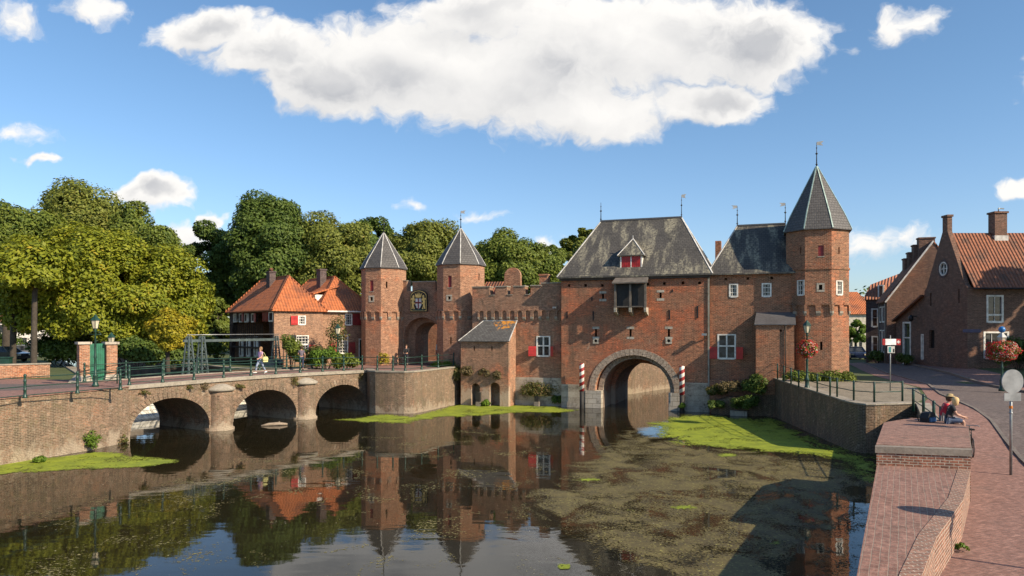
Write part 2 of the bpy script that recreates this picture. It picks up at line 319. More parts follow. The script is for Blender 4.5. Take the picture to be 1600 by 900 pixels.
class MB:
    def __init__(s): s.v = []; s.f = []; s.smooth = []
    def add(s, vs, fs, sm=False):
        o = len(s.v); s.v += [tuple(p) for p in vs]; s.f += [tuple(i + o for i in f) for f in fs]; s.smooth += [sm] * len(fs); return s
    def box(s, x0, x1, y0, y1, z0, z1):
        v = [(x, y, z) for z in (z0, z1) for y in (y0, y1) for x in (x0, x1)]
        return s.add(v, [(0, 2, 3, 1), (4, 5, 7, 6), (0, 1, 5, 4), (2, 6, 7, 3), (0, 4, 6, 2), (1, 3, 7, 5)])
    def hexa(s, bot, top):
        """solid from a bottom ring and a top ring"""
        n = len(bot)
        return s.add(list(bot) + list(top), [tuple(range(n))[::-1], tuple(range(n, 2 * n))] + [(i, (i + 1) % n, n + (i + 1) % n, n + i) for i in range(n)])
    def bar(s, a, b, w_, h=None, up=(0, 0, 1)):
        a = Vector(a); b = Vector(b); d = (b - a).normalized(); upv = Vector(up)
        if abs(d.dot(upv)) > .98: upv = Vector((1, 0, 0))
        x = d.cross(upv).normalized(); y = x.cross(d).normalized(); h = h or w_
        o = [(-w_ / 2, -h / 2), (w_ / 2, -h / 2), (w_ / 2, h / 2), (-w_ / 2, h / 2)]
        return s.hexa([a + x * p + y * q for p, q in o], [b + x * p + y * q for p, q in o])
    def tube(s, pts, r, n=8, cap=True):
        pts = [Vector(p) for p in pts]; rs = r if isinstance(r, (list, tuple)) else [r] * len(pts)
        vs = []; fs = []
        ref = None
        for i, p in enumerate(pts):
            d = (pts[min(i + 1, len(pts) - 1)] - pts[max(i - 1, 0)]).normalized()
            if ref is None: ref = Vector((1, 0, 0)) if abs(d.x) < .8 else Vector((0, 1, 0))
            x = (ref - d * ref.dot(d)).normalized(); ref = x; y = d.cross(x)
            vs += [p + (x * math.cos(2 * math.pi * k / n) + y * math.sin(2 * math.pi * k / n)) * rs[i] for k in range(n)]
        for i in range(len(pts) - 1):
            fs += [(i * n + k, i * n + (k + 1) % n, (i + 1) * n + (k + 1) % n, (i + 1) * n + k) for k in range(n)]
        if cap: fs += [tuple(range(n))[::-1], tuple((len(pts) - 1) * n + k for k in range(n))]
        return s.add(vs, fs, True)
    def lathe(s, prof, n=12, c=(0, 0), ang=0.0, sm=True):
        vs = []; fs = []
        for r, z in prof:
            r = max(r, .0005)
            vs += [(c[0] + r * math.cos(ang + 2 * math.pi * k / n), c[1] + r * math.sin(ang + 2 * math.pi * k / n), z) for k in range(n)]
        m = len(prof)
        for i in range(m - 1):
            fs += [(i * n + k, i * n + (k + 1) % n, (i + 1) * n + (k + 1) % n, (i + 1) * n + k) for k in range(n)]
        fs += [tuple(range(n))[::-1], tuple((m - 1) * n + k for k in range(n))]
        return s.add(vs, fs, sm)
    def prism(s, loops, y0, y1, fr=None):
        """loops in (x,z), outer first, extruded from y0 to y1"""
        fr = fr or (lambda x, y, z: (x, y, z))
        flat = [p for lp in loops for p in lp]
        tris = geometry.tessellate_polygon([[Vector((p[0], p[1], 0)) for p in lp] for lp in loops])
        n = len(flat)
        vs = [fr(p[0], y0, p[1]) for p in flat] + [fr(p[0], y1, p[1]) for p in flat]
        fs = [tuple(t) for t in tris] + [tuple(i + n for i in reversed(t)) for t in tris]
        o = 0
        for lp in loops:
            m = len(lp)
            fs += [(o + i, o + (i + 1) % m, n + o + (i + 1) % m, n + o + i) for i in range(m)]
            o += m
        return s.add(vs, fs)
    def build(s, name, m, parent=None, uv=True, flip=True):
        me = bpy.data.meshes.new(name); me.from_pydata([tuple(map(float, p)) for p in s.v], [], s.f)
        bm = bmesh.new(); bm.from_mesh(me)
        for f, sm in zip(bm.faces, s.smooth): f.smooth = sm
        bmesh.ops.remove_doubles(bm, verts=bm.verts, dist=1e-4)
        if flip: bmesh.ops.recalc_face_normals(bm, faces=bm.faces)
        bm.to_mesh(me); bm.free(); me.validate()
        if uv: box_uv(me)
        me.materials.append(m)
        o = bpy.data.objects.new(name, me); COL.objects.link(o)
        if parent: o.parent = parent
        return o
def box_uv(me):
    n = len(me.loops)
    if not n: return
    co = np.empty(len(me.vertices) * 3); me.vertices.foreach_get('co', co); co = co.reshape(-1, 3)
    lv = np.empty(n, int); me.loops.foreach_get('vertex_index', lv)
    nr = np.empty(len(me.polygons) * 3); me.polygons.foreach_get('normal', nr); nr = nr.reshape(-1, 3)
    tot = np.empty(len(me.polygons), int); me.polygons.foreach_get('loop_total', tot)
    N = np.repeat(nr, tot, axis=0)
    t = np.stack([-N[:, 1], N[:, 0], 0 * N[:, 0]], 1); L = np.linalg.norm(t, axis=1)
    flat_ = L < .05; t[flat_] = (1, 0, 0); L[flat_] = 1; t /= L[:, None]
    b = np.cross(N, t); P = co[lv]
    uv = np.stack([(P * t).sum(1), (P * b).sum(1)], 1)
    if not me.uv_layers: me.uv_layers.new(name='UVMap')
    me.uv_layers[0].data.foreach_set('uv', uv.astype(np.float32).ravel())
def tag(o, label=None, cat=None, group=None, kind=None):
    if label: o['label'] = label
    if cat: o['category'] = cat
    if group: o['group'] = group
    if kind: o['kind'] = kind
    return o
def thing(name, label, cat, loc=(0, 0, 0), rot=0.0, group=None):
    o = bpy.data.objects.new(name, None); COL.objects.link(o); o.location = loc; o.rotation_euler = (0, 0, rot); o.empty_display_size = .3
    return tag(o, label, cat, group)
def kids(o): return [c for c in bpy.data.objects if c.parent == o]
def dup(o, loc=None, rot=None, label=None, group=None, parent=None, scale=None):
    c = o.copy(); COL.objects.link(c); c.parent = parent
    for ch in kids(o): dup(ch, parent=c)
    if loc is not None: c.location = loc
    if rot is not None: c.rotation_euler = (0, 0, rot)
    if scale is not None: c.scale = (scale,) * 3 if not isinstance(scale, tuple) else scale
    if label: c['label'] = label
    if group: c['group'] = group
    return c
class Fr:
    """local frame of a facade: x along it, y into it, z up from the water"""
    def __init__(s, o, rot): s.o = (o[0], o[1]); s.rot = rot; s.c = math.cos(rot); s.s = math.sin(rot)
    def hit(s, px, py=HY, y=0.0):
        m = (px - 800) / FX; n = (HY - py) / FX
        ox = -s.o[0] * s.c - s.o[1] * s.s; oy = s.o[0] * s.s - s.o[1] * s.c
        dx = m * s.c + s.s; dy = -m * s.s + s.c
        k = (y - oy) / dy
        return ox + dx * k, CH + n * k
    def u(s, px, y=0.0): return s.hit(px, HY, y)[0]
    def w(s, x, y, z=0.0): return Vector((s.o[0] + x * s.c - y * s.s, s.o[1] + x * s.s + y * s.c, z))
def rect(x0, x1, z0, z1): return [(x0, z0), (x1, z0), (x1, z1), (x0, z1)]
def arch(cx, hw, zb, zs, rise, n=14):
    """arched opening: base zb, springing zs"""
    return [(cx - hw, zb)] + [(cx - hw * math.cos(math.pi * i / n), zs + rise * math.sin(math.pi * i / n)) for i in range(n + 1)] + [(cx + hw, zb)]

def window(parent, x0, x1, z0, z1, cols, rows, y=0.0, cross=False, fr=.09, label=None, white=None, glass=None, ysgn=1):
    """window frame with glazing bars and its pane, set into an opening; local wall plane at y"""
    a = MB(); W_ = white or WHITE
    yf, yb = y - .03 * ysgn, y + .14 * ysgn
    a.box(x0 - .02, x0 + fr, yf, yb, z0, z1); a.box(x1 - fr, x1 + .02, yf, yb, z0, z1)
    a.box(x0 + fr + .001, x1 - fr - .001, yf + .002, yb, z1 - fr, z1); a.box(x0 + fr + .001, x1 - fr - .001, yf - .02, yb, z0 - .04, z0 + fr)
    yf2, yb2 = y + .03 * ysgn, y + .1 * ysgn
    bw = .03
    for i in range(1, cols):
        x = x0 + (x1 - x0) * i / cols; a.box(x - bw / 2, x + bw / 2, yf2, yb2, z0 + fr, z1 - fr)
    for i in range(1, rows):
        z = z0 + (z1 - z0) * i / rows; a.box(x0 + fr, x1 - fr, yf2 + .004, yb2 - .004, z - bw / 2, z + bw / 2)
    if cross:
        x = (x0 + x1) / 2; z = z0 + (z1 - z0) * .52
        a.box(x - .05, x + .05, yf + .005, yb - .01, z0 + fr, z1 - fr); a.box(x0 + fr, x1 - fr, yf + .008, yb - .012, z - .05, z + .05)
    o = a.build('window', W_, parent)
    MB().box(x0 + fr * .4, x1 - fr * .4, y + .085 * ysgn, y + .12 * ysgn, z0 + fr * .4, z1 - fr * .4).build('pane', glass or GLASS, o)
    return o
def shutter(parent, xh, wdt, z0, z1, side, ang=0.0, y=0.0, m=None, label=None):
    """side -1: hangs to the left of its hinge at xh; ang opens it away from the wall"""
    a = MB(); th = .045
    def fr(u, v, z):
        c, s_ = math.cos(ang), math.sin(ang)
        return (xh + side * (u * c) + side * v * s_, y - .03 - u * s_ + -v * c, z)
    def bx(u0, u1, v0, v1, z0_, z1_):
        a.hexa([fr(u0, v0, z0_), fr(u1, v0, z0_), fr(u1, v1, z0_), fr(u0, v1, z0_)], [fr(u0, v0, z1_), fr(u1, v0, z1_), fr(u1, v1, z1_), fr(u0, v1, z1_)])
    bx(0, wdt, 0, th, z0, z1)
    bx(wdt * .12, wdt * .88, th, th + .02, z0 + .1, z0 + .2); bx(wdt * .12, wdt * .88, th, th + .02, z1 - .2, z1 - .1)
    o = a.build('shutter', m or RED, parent)
    if label: o['label'] = label
    return o
def slit(parent, x, z0, z1, w_=.16, y=0.0, stone=True):
    if stone:
        MB().box(x - w_ * 1.6, x + w_ * 1.6, y - .012, y + .2, z1, z1 + .18).build('stone_lintel', STONE, parent); a = MB(); a.box(x - w_ * 1.6, x + w_ * 1.6, y - .012, y + .2, z0 - .18, z0)
        a.build('stone_sill', STONE, parent)
def oct_pts(r, z, ang, n=8, c=(0, 0)): return [(c[0] + r * math.cos(ang + 2 * math.pi * k / n), c[1] + r * math.sin(ang + 2 * math.pi * k / n), z) for k in range(n)]

# foliage ---------------------------------------------------------
def leaf_mesh(name, P, Nn, size, m, parent=None, seed=0, elong=1.5):
    """P (N,3) positions, Nn (N,3) preferred normals; one folded-less leaf face each"""
    g = np.random.default_rng(seed); n = len(P)
    Nn = Nn + g.normal(0, .55, (n, 3)); Nn /= np.linalg.norm(Nn, axis=1)[:, None] + 1e-9
    a = g.normal(0, 1, (n, 3)); T = a - (a * Nn).sum(1)[:, None] * Nn; T /= np.linalg.norm(T, axis=1)[:, None] + 1e-9
    B = np.cross(Nn, T)
    s = size * g.uniform(.6, 1.3, n)[:, None]
    V = np.stack([P - T * s * elong * .5, P - B * s * .42 + Nn * s * .08, P + T * s * elong * .5, P + B * s * .42 + Nn * s * .08], 1).reshape(-1, 3)
    me = bpy.data.meshes.new(name); me.vertices.add(4 * n); me.vertices.foreach_set('co', V.astype(np.float32).ravel())
    me.loops.add(4 * n); me.loops.foreach_set('vertex_index', np.arange(4 * n, dtype=np.int32))
    me.polygons.add(n); me.polygons.foreach_set('loop_start', np.arange(0, 4 * n, 4, dtype=np.int32)); me.polygons.foreach_set('loop_total', np.full(n, 4, np.int32))
    at_ = me.attributes.new('leafrand', 'FLOAT', 'FACE'); at_.data.foreach_set('value', g.uniform(0, 1, n).astype(np.float32))
    me.update(); me.materials.append(m)
    o = bpy.data.objects.new(name, me); COL.objects.link(o)
    if parent: o.parent = parent
    return o
def clump_points(g, centers, radii, n, flat=.75, shell=.55):
    """points in many ellipsoidal sprays"""
    k = len(centers); w_ = radii ** 2; idx = g.choice(k, n, p=w_ / w_.sum())
    d = g.normal(0, 1, (n, 3)); d /= np.linalg.norm(d, axis=1)[:, None]
    r = (shell + (1 - shell) * g.uniform(0, 1, n) ** .5) * g.normal(1, .08, n)
    off = d * (radii[idx] * r)[:, None]; off[:, 2] *= flat
    return centers[idx] + off, d, idx
def crown_clumps(g, c, rad, k, cr, low=-.75):
    """centres of clumps spread over an uneven ellipsoid"""
    out = []; lobes = g.normal(0, 1, (6, 3)); lobes /= np.linalg.norm(lobes, axis=1)[:, None]; amp = g.uniform(-.26, .26, 6)
    while len(out) < k:
        d = g.normal(0, 1, 3); d /= np.linalg.norm(d)
        if d[2] < low: continue
        s_ = 1 + sum(a * max(0, d @ l) ** 2 for a, l in zip(amp, lobes))
        rr = g.uniform(.35, 1) ** .45 * s_ * .88
        out.append(c + d * rad * rr * .92)
    out = np.array(out); radii = g.uniform(.6, 1.25, k) * cr
    return out, radii
def tree(name, label, base, height, crown_c, rad, leafm, n, lsz, seed, k=60, cr=None, low=-.75, trunk_r=.35, group=None, cat='tree', extra=None, up=.5):
    """trunk, limbs and a crown of leaf sprays; crown_c relative to base"""
    g = np.random.default_rng(seed); t = thing(name, label, cat, base, 0, group)
    c = np.array(crown_c, float); rad = np.array(rad, float)
    cr = cr or rad.mean() * .24
    C_, Rr = crown_clumps(g, c, rad, k, cr, low)
    if extra is not None:
        C_ = np.vstack([C_, [e[:3] for e in extra]]); Rr = np.append(Rr, [e[3] for e in extra])
    P, D_, idx = clump_points(g, C_, Rr, n)
    out = (P - c) / rad; out /= np.linalg.norm(out, axis=1)[:, None] + 1e-9
    Nn = D_ * .6 + out * .5 + np.array([0, 0, up])
    leaf_mesh('crown', P, Nn, lsz, leafm, t, seed)
    a = MB()
    top = Vector(c); top.z = min(c[2] + rad[2] * .5, height)
    mid = Vector((c[0] * .25, c[1] * .25, max(c[2] - rad[2] * .55, height * .15)))
    a.tube([(0, 0, -.3), (0, 0, .4), mid, (mid + top) / 2 + Vector((.2, .1, 0)), top], [trunk_r * 1.35, trunk_r, trunk_r * .8, trunk_r * .5, trunk_r * .15], 9)
    for i in range(min(16, len(C_))):
        q = Vector(C_[int(g.integers(0, len(C_)))]); st = mid + (top - mid) * float(g.uniform(0, .6))
        m1 = st.lerp(q, .5) + Vector((0, 0, .35))
        a.tube([st, m1, q], [trunk_r * .38, trunk_r * .22, trunk_r * .06], 6)
    a.build('trunk', BARK, t)
    return t
def shrub(name, label, cat, loc, rad, leafm, n, lsz, seed, k=14, group=None, kind=None, rot=0, stems=True, low=-.3):
    g = np.random.default_rng(seed)
    rad = np.array(rad, float); C_, Rr = crown_clumps(g, np.array([0, 0, rad[2] * .55]), rad * np.array([.8, .8, .6]), k, rad.mean() * .38, low)
    P, D_, idx = clump_points(g, C_, Rr, n, .8, .3); P[:, 2] = np.maximum(P[:, 2], .03)
    if kind == 'stuff':
        o = leaf_mesh(name, P, D_ + np.array([0, 0, .5]), lsz, leafm, None, seed); o.location = loc; o.rotation_euler = (0, 0, rot)
        return tag(o, label, cat, group, kind)
    t = thing(name, label, cat, loc, rot, group)
    leaf_mesh('foliage', P, D_ + np.array([0, 0, .5]), lsz, leafm, t, seed)
    if stems:
        a = MB()
        for i in range(6):
            q = C_[int(g.integers(0, len(C_)))]; a.tube([(float(q[0]) * .1, float(q[1]) * .1, -.1), tuple(q * .6), tuple(q)], [.03, .02, .01], 5)
        a.build('stem', BARK, t)
    return t

# ================================================================ the setting
CUR = Matrix.Identity(4)
_b = MB.build
def _build(s, name, m, parent=None, uv=True, flip=True):
    if CUR != Matrix.Identity(4): s.v = [tuple(CUR @ Vector(p)) for p in s.v]
    return _b(s, name, m, parent, uv, flip)
MB.build = _build
class face:
    """parts built inside stand on another face of the thing: origin p, turned by a"""
    def __init__(s, p, a): s.m = Matrix.Translation(Vector(p)) @ Matrix.Rotation(a, 4, 'Z')
    def __enter__(s):
        global CUR
        CUR = s.m; return s
    def __exit__(s, *k):
        global CUR
        CUR = Matrix.Identity(4)
def sm(t): t = min(1, max(0, t)); return t * t * (3 - 2 * t)
def zr(x, y):   # street height on the right bank
    return 1.27 + 1.03 * sm((y - 25) / 10) + .3 * min(1, max(0, (y - 35) / 17)) + .5 * sm((x - 27) / 8) * sm((y - 44) / 8) * (1 - sm((y - 64) / 10))
LZ = 2.88
def sheet(name, poly, zf, m, dz=0.0, kind='structure', cuts=None, xcuts=None, label=None, group=None):
    bm = bmesh.new(); tris = geometry.tessellate_polygon([[Vector((p[0], p[1], 0)) for p in poly]])
    vs = [bm.verts.new((p[0], p[1], 0)) for p in poly]
    for t in tris: bm.faces.new([vs[i] for i in t])
    for c, no in [((0, y, 0), (0, 1, 0)) for y in (cuts or [])] + [((x, 0, 0), (1, 0, 0)) for x in (xcuts or [])]:
        bmesh.ops.bisect_plane(bm, geom=bm.verts[:] + bm.edges[:] + bm.faces[:], plane_co=c, plane_no=no)
    for v in bm.verts: v.co.z = (zf(v.co.x, v.co.y) if callable(zf) else zf) + dz
    for f in bm.faces:
        f.normal_update()
        if f.normal.z < 0: f.normal_flip()
    me = bpy.data.meshes.new(name); bm.to_mesh(me); bm.free(); box_uv(me)
    me2 = me
    # paving runs along x,y whatever the slope
    co = np.empty(len(me.vertices) * 3); me.vertices.foreach_get('co', co); co = co.reshape(-1, 3)
    lv = np.empty(len(me.loops), int); me.loops.foreach_get('vertex_index', lv)
    a = R(28); uvv = np.stack([co[lv][:, 0] * math.cos(a) + co[lv][:, 1] * math.sin(a), -co[lv][:, 0] * math.sin(a) + co[lv][:, 1] * math.cos(a)], 1)
    me.uv_layers[0].data.foreach_set('uv', uvv.astype(np.float32).ravel())
    me.materials.append(m); o = bpy.data.objects.new(name, me); COL.objects.link(o)
    if kind: o['kind'] = kind
    if label: o['label'] = label
    return o
def ribbon(mb, path, ztop, th, zb=-1.2, out=0.05, side=1):
    """wall along a path; side=+1: land lies left of the path direction"""
    n = len(path); rings = []
    for i, p in enumerate(path):
        p = Vector(p[:2]); d0 = (Vector(path[i][:2]) - Vector(path[i - 1][:2])).normalized() if i else None
        d1 = (Vector(path[i + 1][:2]) - Vector(path[i][:2])).normalized() if i < n - 1 else None
        d = ((d0 or d1) + (d1 or d0)).normalized(); nn = Vector((-d.y, d.x)) * side
        k = 1 / max(.5, nn.dot(Vector((-(d1 or d0).y, (d1 or d0).x)) * side))
        zt = ztop(p.x, p.y) if callable(ztop) else (ztop[i] if isinstance(ztop, (list, tuple)) else ztop)
        o = p - nn * out * k; q = p + nn * th * k
        rings.append([(o.x, o.y, zb), (o.x, o.y, zt), (q.x, q.y, zt), (q.x, q.y, zb)])
    vs = [v for r in rings for v in r]; fs = [(0, 1, 2, 3), tuple(4 * (n - 1) + k for k in (3, 2, 1, 0))]
    for i in range(n - 1):
        for k in range(4): fs.append((4 * i + k, 4 * i + (k + 1) % 4, 4 * i + 4 + (k + 1) % 4, 4 * i + 4 + k))
    return mb.add(vs, fs)
def plan(mb, poly, z0, z1): return mb.prism([poly], z0, z1, fr=lambda a, h, b: (a, b, h))

# water
def _water(q, bs):
    oc = q.new('ShaderNodeTexCoord').outputs['Object']
    n = q.noise(oc, .12, 3)
    bs.inputs['Base Color'].default_value = (.012, .011, .006, 1)
    q.l.new(q.mix(q.ramp(n, .35, .7), (.011, .010, .005), (.022, .018, .009)), bs.inputs['Base Color'])
    bs.inputs['Roughness'].default_value = .025; bs.inputs['IOR'].default_value = 1.38
    n1 = q.noise(q.scale(oc, (.7, 1.5, 1)), 1.6, 3, .5, .3); n2 = q.noise(q.scale(oc, (.8, 2.4, 1)), .35, 2)
    vis = q.ramp(q.noise(oc, .09, 2), .38, .62)
    h = q.math('ADD', q.math('MULTIPLY', n1, q.math('MULTIPLY_ADD', vis, .8, .25)), q.math('MULTIPLY', n2, 2.2))
    bump(q, bs, h, .5, .0055)
WATER = mat('canal_water', rough=.03, build=_water)
sheet('water', [(-120, -60), (200, -60), (200, 420), (-120, 420)], 0.0, WATER)
DY = [24 + .9 * i for i in range(14)] + [44, 46, 48, 50, 52, 54, 60]
DX = [27, 28.3, 29.7, 31, 32.5, 35]
LEFT = [(-600, -200), (-48, -40), (-34, 2), (-22.4, 32.2), (-20.8, 36.3), (-20.3, 38.8), (-24.5, 41.6), (-29, 50), (-40, 66), (-58, 92), (-110, 170), (-160, 260), (-1500, 900), (-1500, -200)]
sheet('left_bank_ground', LEFT, LZ, GRASS)
MID = [(-10.8, 54.4), (-10.1, 52.8), (-8.6, 52.2), (-7.6, 52.05), (-6.6, 53.1), (-4.2, 59.3), (-4.2, 62), (3.9, 57.4), (6.3, 58.2), (9.6, 67.0), (11.1, 68), (16.2, 75), (34, 99), (110, 230), (300, 1500), (-1400, 1500), (-1400, 900), (-150, 262), (-100, 172), (-50, 92), (-30, 66), (-22, 57.6), (-15.0, 57.0)]
sheet('middle_bank_ground', MID, LZ, GRASS)
RIGHT = [(-15, -20), (-3.2, -5), (5.5, 11.26), (10.5, 20.6), (13.2, 25.5), (15.4, 26.9), (19.75, 35.75), (17.2, 35.25), (16.75, 35.5), (16.6, 36.1), (17.2, 43), (18.15, 52.6), (14.3, 53.5), (12.5, 53.6), (15.2, 62), (22, 72), (45, 101), (125, 230), (320, 1500), (1500, 1500), (1500, -200), (0, -200)]
sheet('right_bank_ground', RIGHT, zr, GRASS, cuts=DY, xcuts=DX)
# surfaces laid on the banks
sheet('left_street_paving', [(-60, 20), (-26.9, 20), (-22.4, 32.3), (-20.8, 36.4), (-20.4, 38.7), (-24.6, 41.5), (-26.5, 44.5), (-34, 46.2), (-60, 47)], LZ, PAVE, .006)
sheet('left_street_roadway', [(-60, 33.5), (-25.0, 36.8), (-22.2, 39.4), (-24.3, 41.0), (-60, 41.5)], LZ, PAVE_ROAD, .011)
sheet('gate_forecourt_paving', [(-10.7, 54.5), (-10.0, 53.0), (-7.7, 52.2), (-6.7, 53.2), (-4.3, 59.3), (-5.5, 61), (-7.5, 64), (-5.0, 72), (-8.5, 73.5), (-12, 66), (-14, 62.5), (-17.8, 59.2), (-15.0, 57.1)], LZ, PAVE, .006)
FOOT = [(2.2, 5.2), (4.9, 9.6), (6.0, 11.3), (7.5, 13.5), (8.7, 15.1), (9.8, 16.5), (12.0, 19.9), (13.6, 25.3), (15.7, 26.9), (20.0, 35.9), (21.5, 38), (24.4, 44), (25.8, 52), (33, 74), (34.4, 74), (28.2, 55), (26.1, 46), (23.4, 40), (22.2, 36.3), (20.6, 31.5), (18.2, 26.2), (16.2, 22), (11.5, 8), (10, 0), (-.5, 0)]
sheet('near_pavement', FOOT, zr, PAVE, .012, cuts=DY, xcuts=DX)
KER = [(10, 0), (11.5, 8), (16.2, 22), (18.2, 26.2), (20.6, 31.5), (22.2, 36.3), (23.4, 40), (26.1, 46), (28.2, 55), (34.4, 74)]
FARK = [(28, 10), (27.6, 30), (28.4, 38.5), (29.1, 44.5), (31.2, 53.4), (33.2, 61.6), (36.5, 72.8), (45, 100)]
sheet('road', KER + [(42, 100)] + FARK[::-1] + [(28, 0)], zr, PAVE_ROAD, .006, cuts=DY, xcuts=DX)
sheet('far_pavement', FARK + [(50, 100), (39, 72.8), (36.0, 61.6), (33.6, 53.0), (33, 49), (33.4, 44.5), (33, 30), (33, 10)], zr, PAVE, .012, cuts=DY, xcuts=DX)
sheet('cobbled_quay', [(17.3, 35.5), (19.7, 36.0), (21.3, 38.0), (24.2, 44), (25.0, 48.0), (22.8, 48.6), (20.0, 49.5), (18.3, 50.4), (17.4, 43.2), (16.8, 36.3)], zr, COBBLE, .010, cuts=DY)
def kerb(name, path, w_=.14, h=.06):
    a = MB(); ribbon(a, path, lambda x, y: zr(x, y) + .012 + h, w_, 0.5, 0.0, 1); o = a.build(name, KERBM); o['kind'] = 'structure'; return o
def densify(path, step=2.0):
    out = []
    for a, b in zip(path, path[1:]):
        a = Vector(a); b = Vector(b); n = max(1, int((b - a).length / step)); out += [tuple(a.lerp(b, i / n)) for i in range(n)]
    return out + [tuple(path[-1])]
kerb('near_kerb', densify(KER), h=.05); kerb('far_kerb', densify(FARK), h=.12)

# quay and canal walls -------------------------------------------
def wall_thing(name, label, path, ztop, th=.45, m=B_QUAY, out=.05, side=1, cope=COPING, cat='quay wall', coph=.09, copw=.5):
    o = Vector((path[0][0], path[0][1], 0)); t = thing(name, label, cat, o)
    P_ = [(p[0] - o.x, p[1] - o.y) for p in path]
    zf = (lambda x, y: ztop(x + o.x, y + o.y)) if callable(ztop) else ztop
    a = MB(); ribbon(a, P_, zf, th, out=out, side=side); a.build('wall', m, t)
    if cope:
        zf2 = (lambda x, y: zf(x, y) + coph) if callable(zf) else ([z + coph for z in zf] if isinstance(zf, (list, tuple)) else zf + coph)
        zb = None
        b = MB(); n = len(P_)
        # coping slab as a thin ribbon on top of the wall
        ribbon(b, P_, zf2, copw, zb=0, out=out + .05, side=side)
        for i in range(0, len(b.v), 4):
            zt = b.v[i + 1][2]; b.v[i] = (b.v[i][0], b.v[i][1], zt - coph + .002); b.v[i + 3] = (b.v[i + 3][0], b.v[i + 3][1], zt - coph + .002)
        b.build('coping', cope, t)
    return t
wall_thing('quay_wall', 'stained brown brick quay wall on the left bank below the green railing', [(-48, -40), (-34, 2), (-22.4, 32.2), (-20.8, 36.3), (-20.3, 38.9)], LZ + .01, m=B_BRIDGE, side=1, copw=.42, coph=.05, cope=PAVE)
wall_thing('quay_wall', 'rough pale brick bastion wall at the right end of the arched bridge', [(-10.9, 55.2), (-10.5, 53.6), (-10.15, 52.75), (-9.7, 52.45), (-8.6, 52.15), (-7.6, 52.0), (-7.0, 52.25), (-6.6, 53.0), (-5.9, 54.8), (-4.2, 59.3), (-4.4, 61.0)], LZ + .02, m=B_BRIDGE, copw=.5, coph=.10)
wall_thing('quay_wall', 'sunlit warm brick canal wall seen through the water gate arch', [(6.6, 59), (9.6, 67.0), (11.1, 68), (16.2, 75), (34, 99)], LZ + .5, m=B_BRIDGE)
QUAY = densify([(19.75, 35.75), (17.35, 35.2)], 1.5) + [(16.95, 35.25), (16.7, 35.5), (16.6, 36.1)] + densify([(16.62, 36.6), (17.2, 43), (18.15, 52.6)], 2)
wall_thing('quay_wall', 'tall dark curving brick quay wall under the iron railing on the right', QUAY, lambda x, y: zr(x, y) + .02, m=B_QUAY, side=-1, copw=.5, coph=.07)
wall_thing('retaining_wall', 'short brick retaining wall with pale slab beside the steps and railing end', densify([(13.0, 25.5), (15.3, 26.9), (19.75, 35.8)], 1.5), lambda x, y: 2.12 + .16 * sm((y - 26) / 9), m=B_QUAY, side=-1, copw=.5, coph=.10, cat='wall')
wall_thing('canal_wall', 'shaded brick canal wall behind the water gate on the right', [(13.2, 53.5), (15.2, 62), (22, 72), (45, 101)], LZ + .1, m=B_QUAY, side=-1)
wall_thing('canal_wall', 'dim brick canal wall behind the bridge at the left bank', [(-24.5, 41.6), (-29, 50), (-40, 66), (-58, 92)], LZ + .01, m=B_QUAY, side=1)
wall_thing('canal_wall', 'dim brick canal wall below the hedge and the tiled house', [(-50, 92), (-30, 66), (-22, 57.6), (-15.0, 57.1)], LZ + .01, m=B_QUAY, side=1)

# brick seat block and ledge on the near right ---------------------
blk = [(10.15, 20.5), (12.4, 19.9), (15.05, 24.3), (15.65, 26.3), (14.6, 26.9), (12.96, 25.6)]
t = thing('seat_block', 'raised broad brick seat block with paved top where two people sit', 'seat block', (12, 22, 0))
def rel(poly, o): return [(p[0] - o[0], p[1] - o[1]) for p in poly]
a = MB(); plan(a, rel(blk, (12, 22)), -1.2, 2.50); a.build('body', B_SEAT, t)
def grow(poly, d):
    out = []; n = len(poly)
    for i in range(n):
        p0, p, p1 = Vector(poly[i - 1]), Vector(poly[i]), Vector(poly[(i + 1) % n])
        d0 = (p - p0).normalized(); d1 = (p1 - p).normalized(); nn = (Vector((d0.y, -d0.x)) + Vector((d1.y, -d1.x))).normalized()
        out.append(tuple(p + nn * d / max(.5, nn.dot(Vector((d1.y, -d1.x))))))
    return out
a = MB(); plan(a, rel(grow(blk, .03), (12, 22)), 2.502, 2.68); a.build('coping', CONC, t)
a = MB(); plan(a, rel(grow([(10.30, 20.77), (12.55, 20.17)] + blk[2:], .02), (12, 22)), 2.60, 2.70)
def rot_uv(o, deg):
    uv = o.data.uv_layers[0].data; n = len(uv); d = np.empty(n * 2); uv.foreach_get('uv', d); d = d.reshape(-1, 2)
    c, s_ = math.cos(R(deg)), math.sin(R(deg)); d = np.stack([d[:, 0] * c + d[:, 1] * s_, -d[:, 0] * s_ + d[:, 1] * c], 1); uv.foreach_set('uv', d.astype(np.float32).ravel())
rot_uv(a.build('paved_top', PAVE_SEAT, t), -14)
led = [(-3.3, -5), (-2.2, -5.2), (2.4, 5.2), (5.05, 9.4), (6.23, 11.26), (7.7, 13.4), (8.95, 15.0), (10.0, 16.36), (12.36, 19.86), (10.16, 20.46), (5.29, 11.26)]
t = thing('seat_wall', 'long low brick ledge with paved top running along the water to the front', 'low wall', (5.3, 11.3, 0))
a = MB(); plan(a, rel(led, (5.3, 11.3)), -1.2, 2.06); a.build('body', B_SEAT, t)
a = MB(); plan(a, rel(grow(led, .015), (5.3, 11.3)), 2.062, 2.16); a.build('paved_top', PAVE_SEAT, t); rot_uv([c for c in kids(t) if c.name.startswith('paved_top')][0], 62)
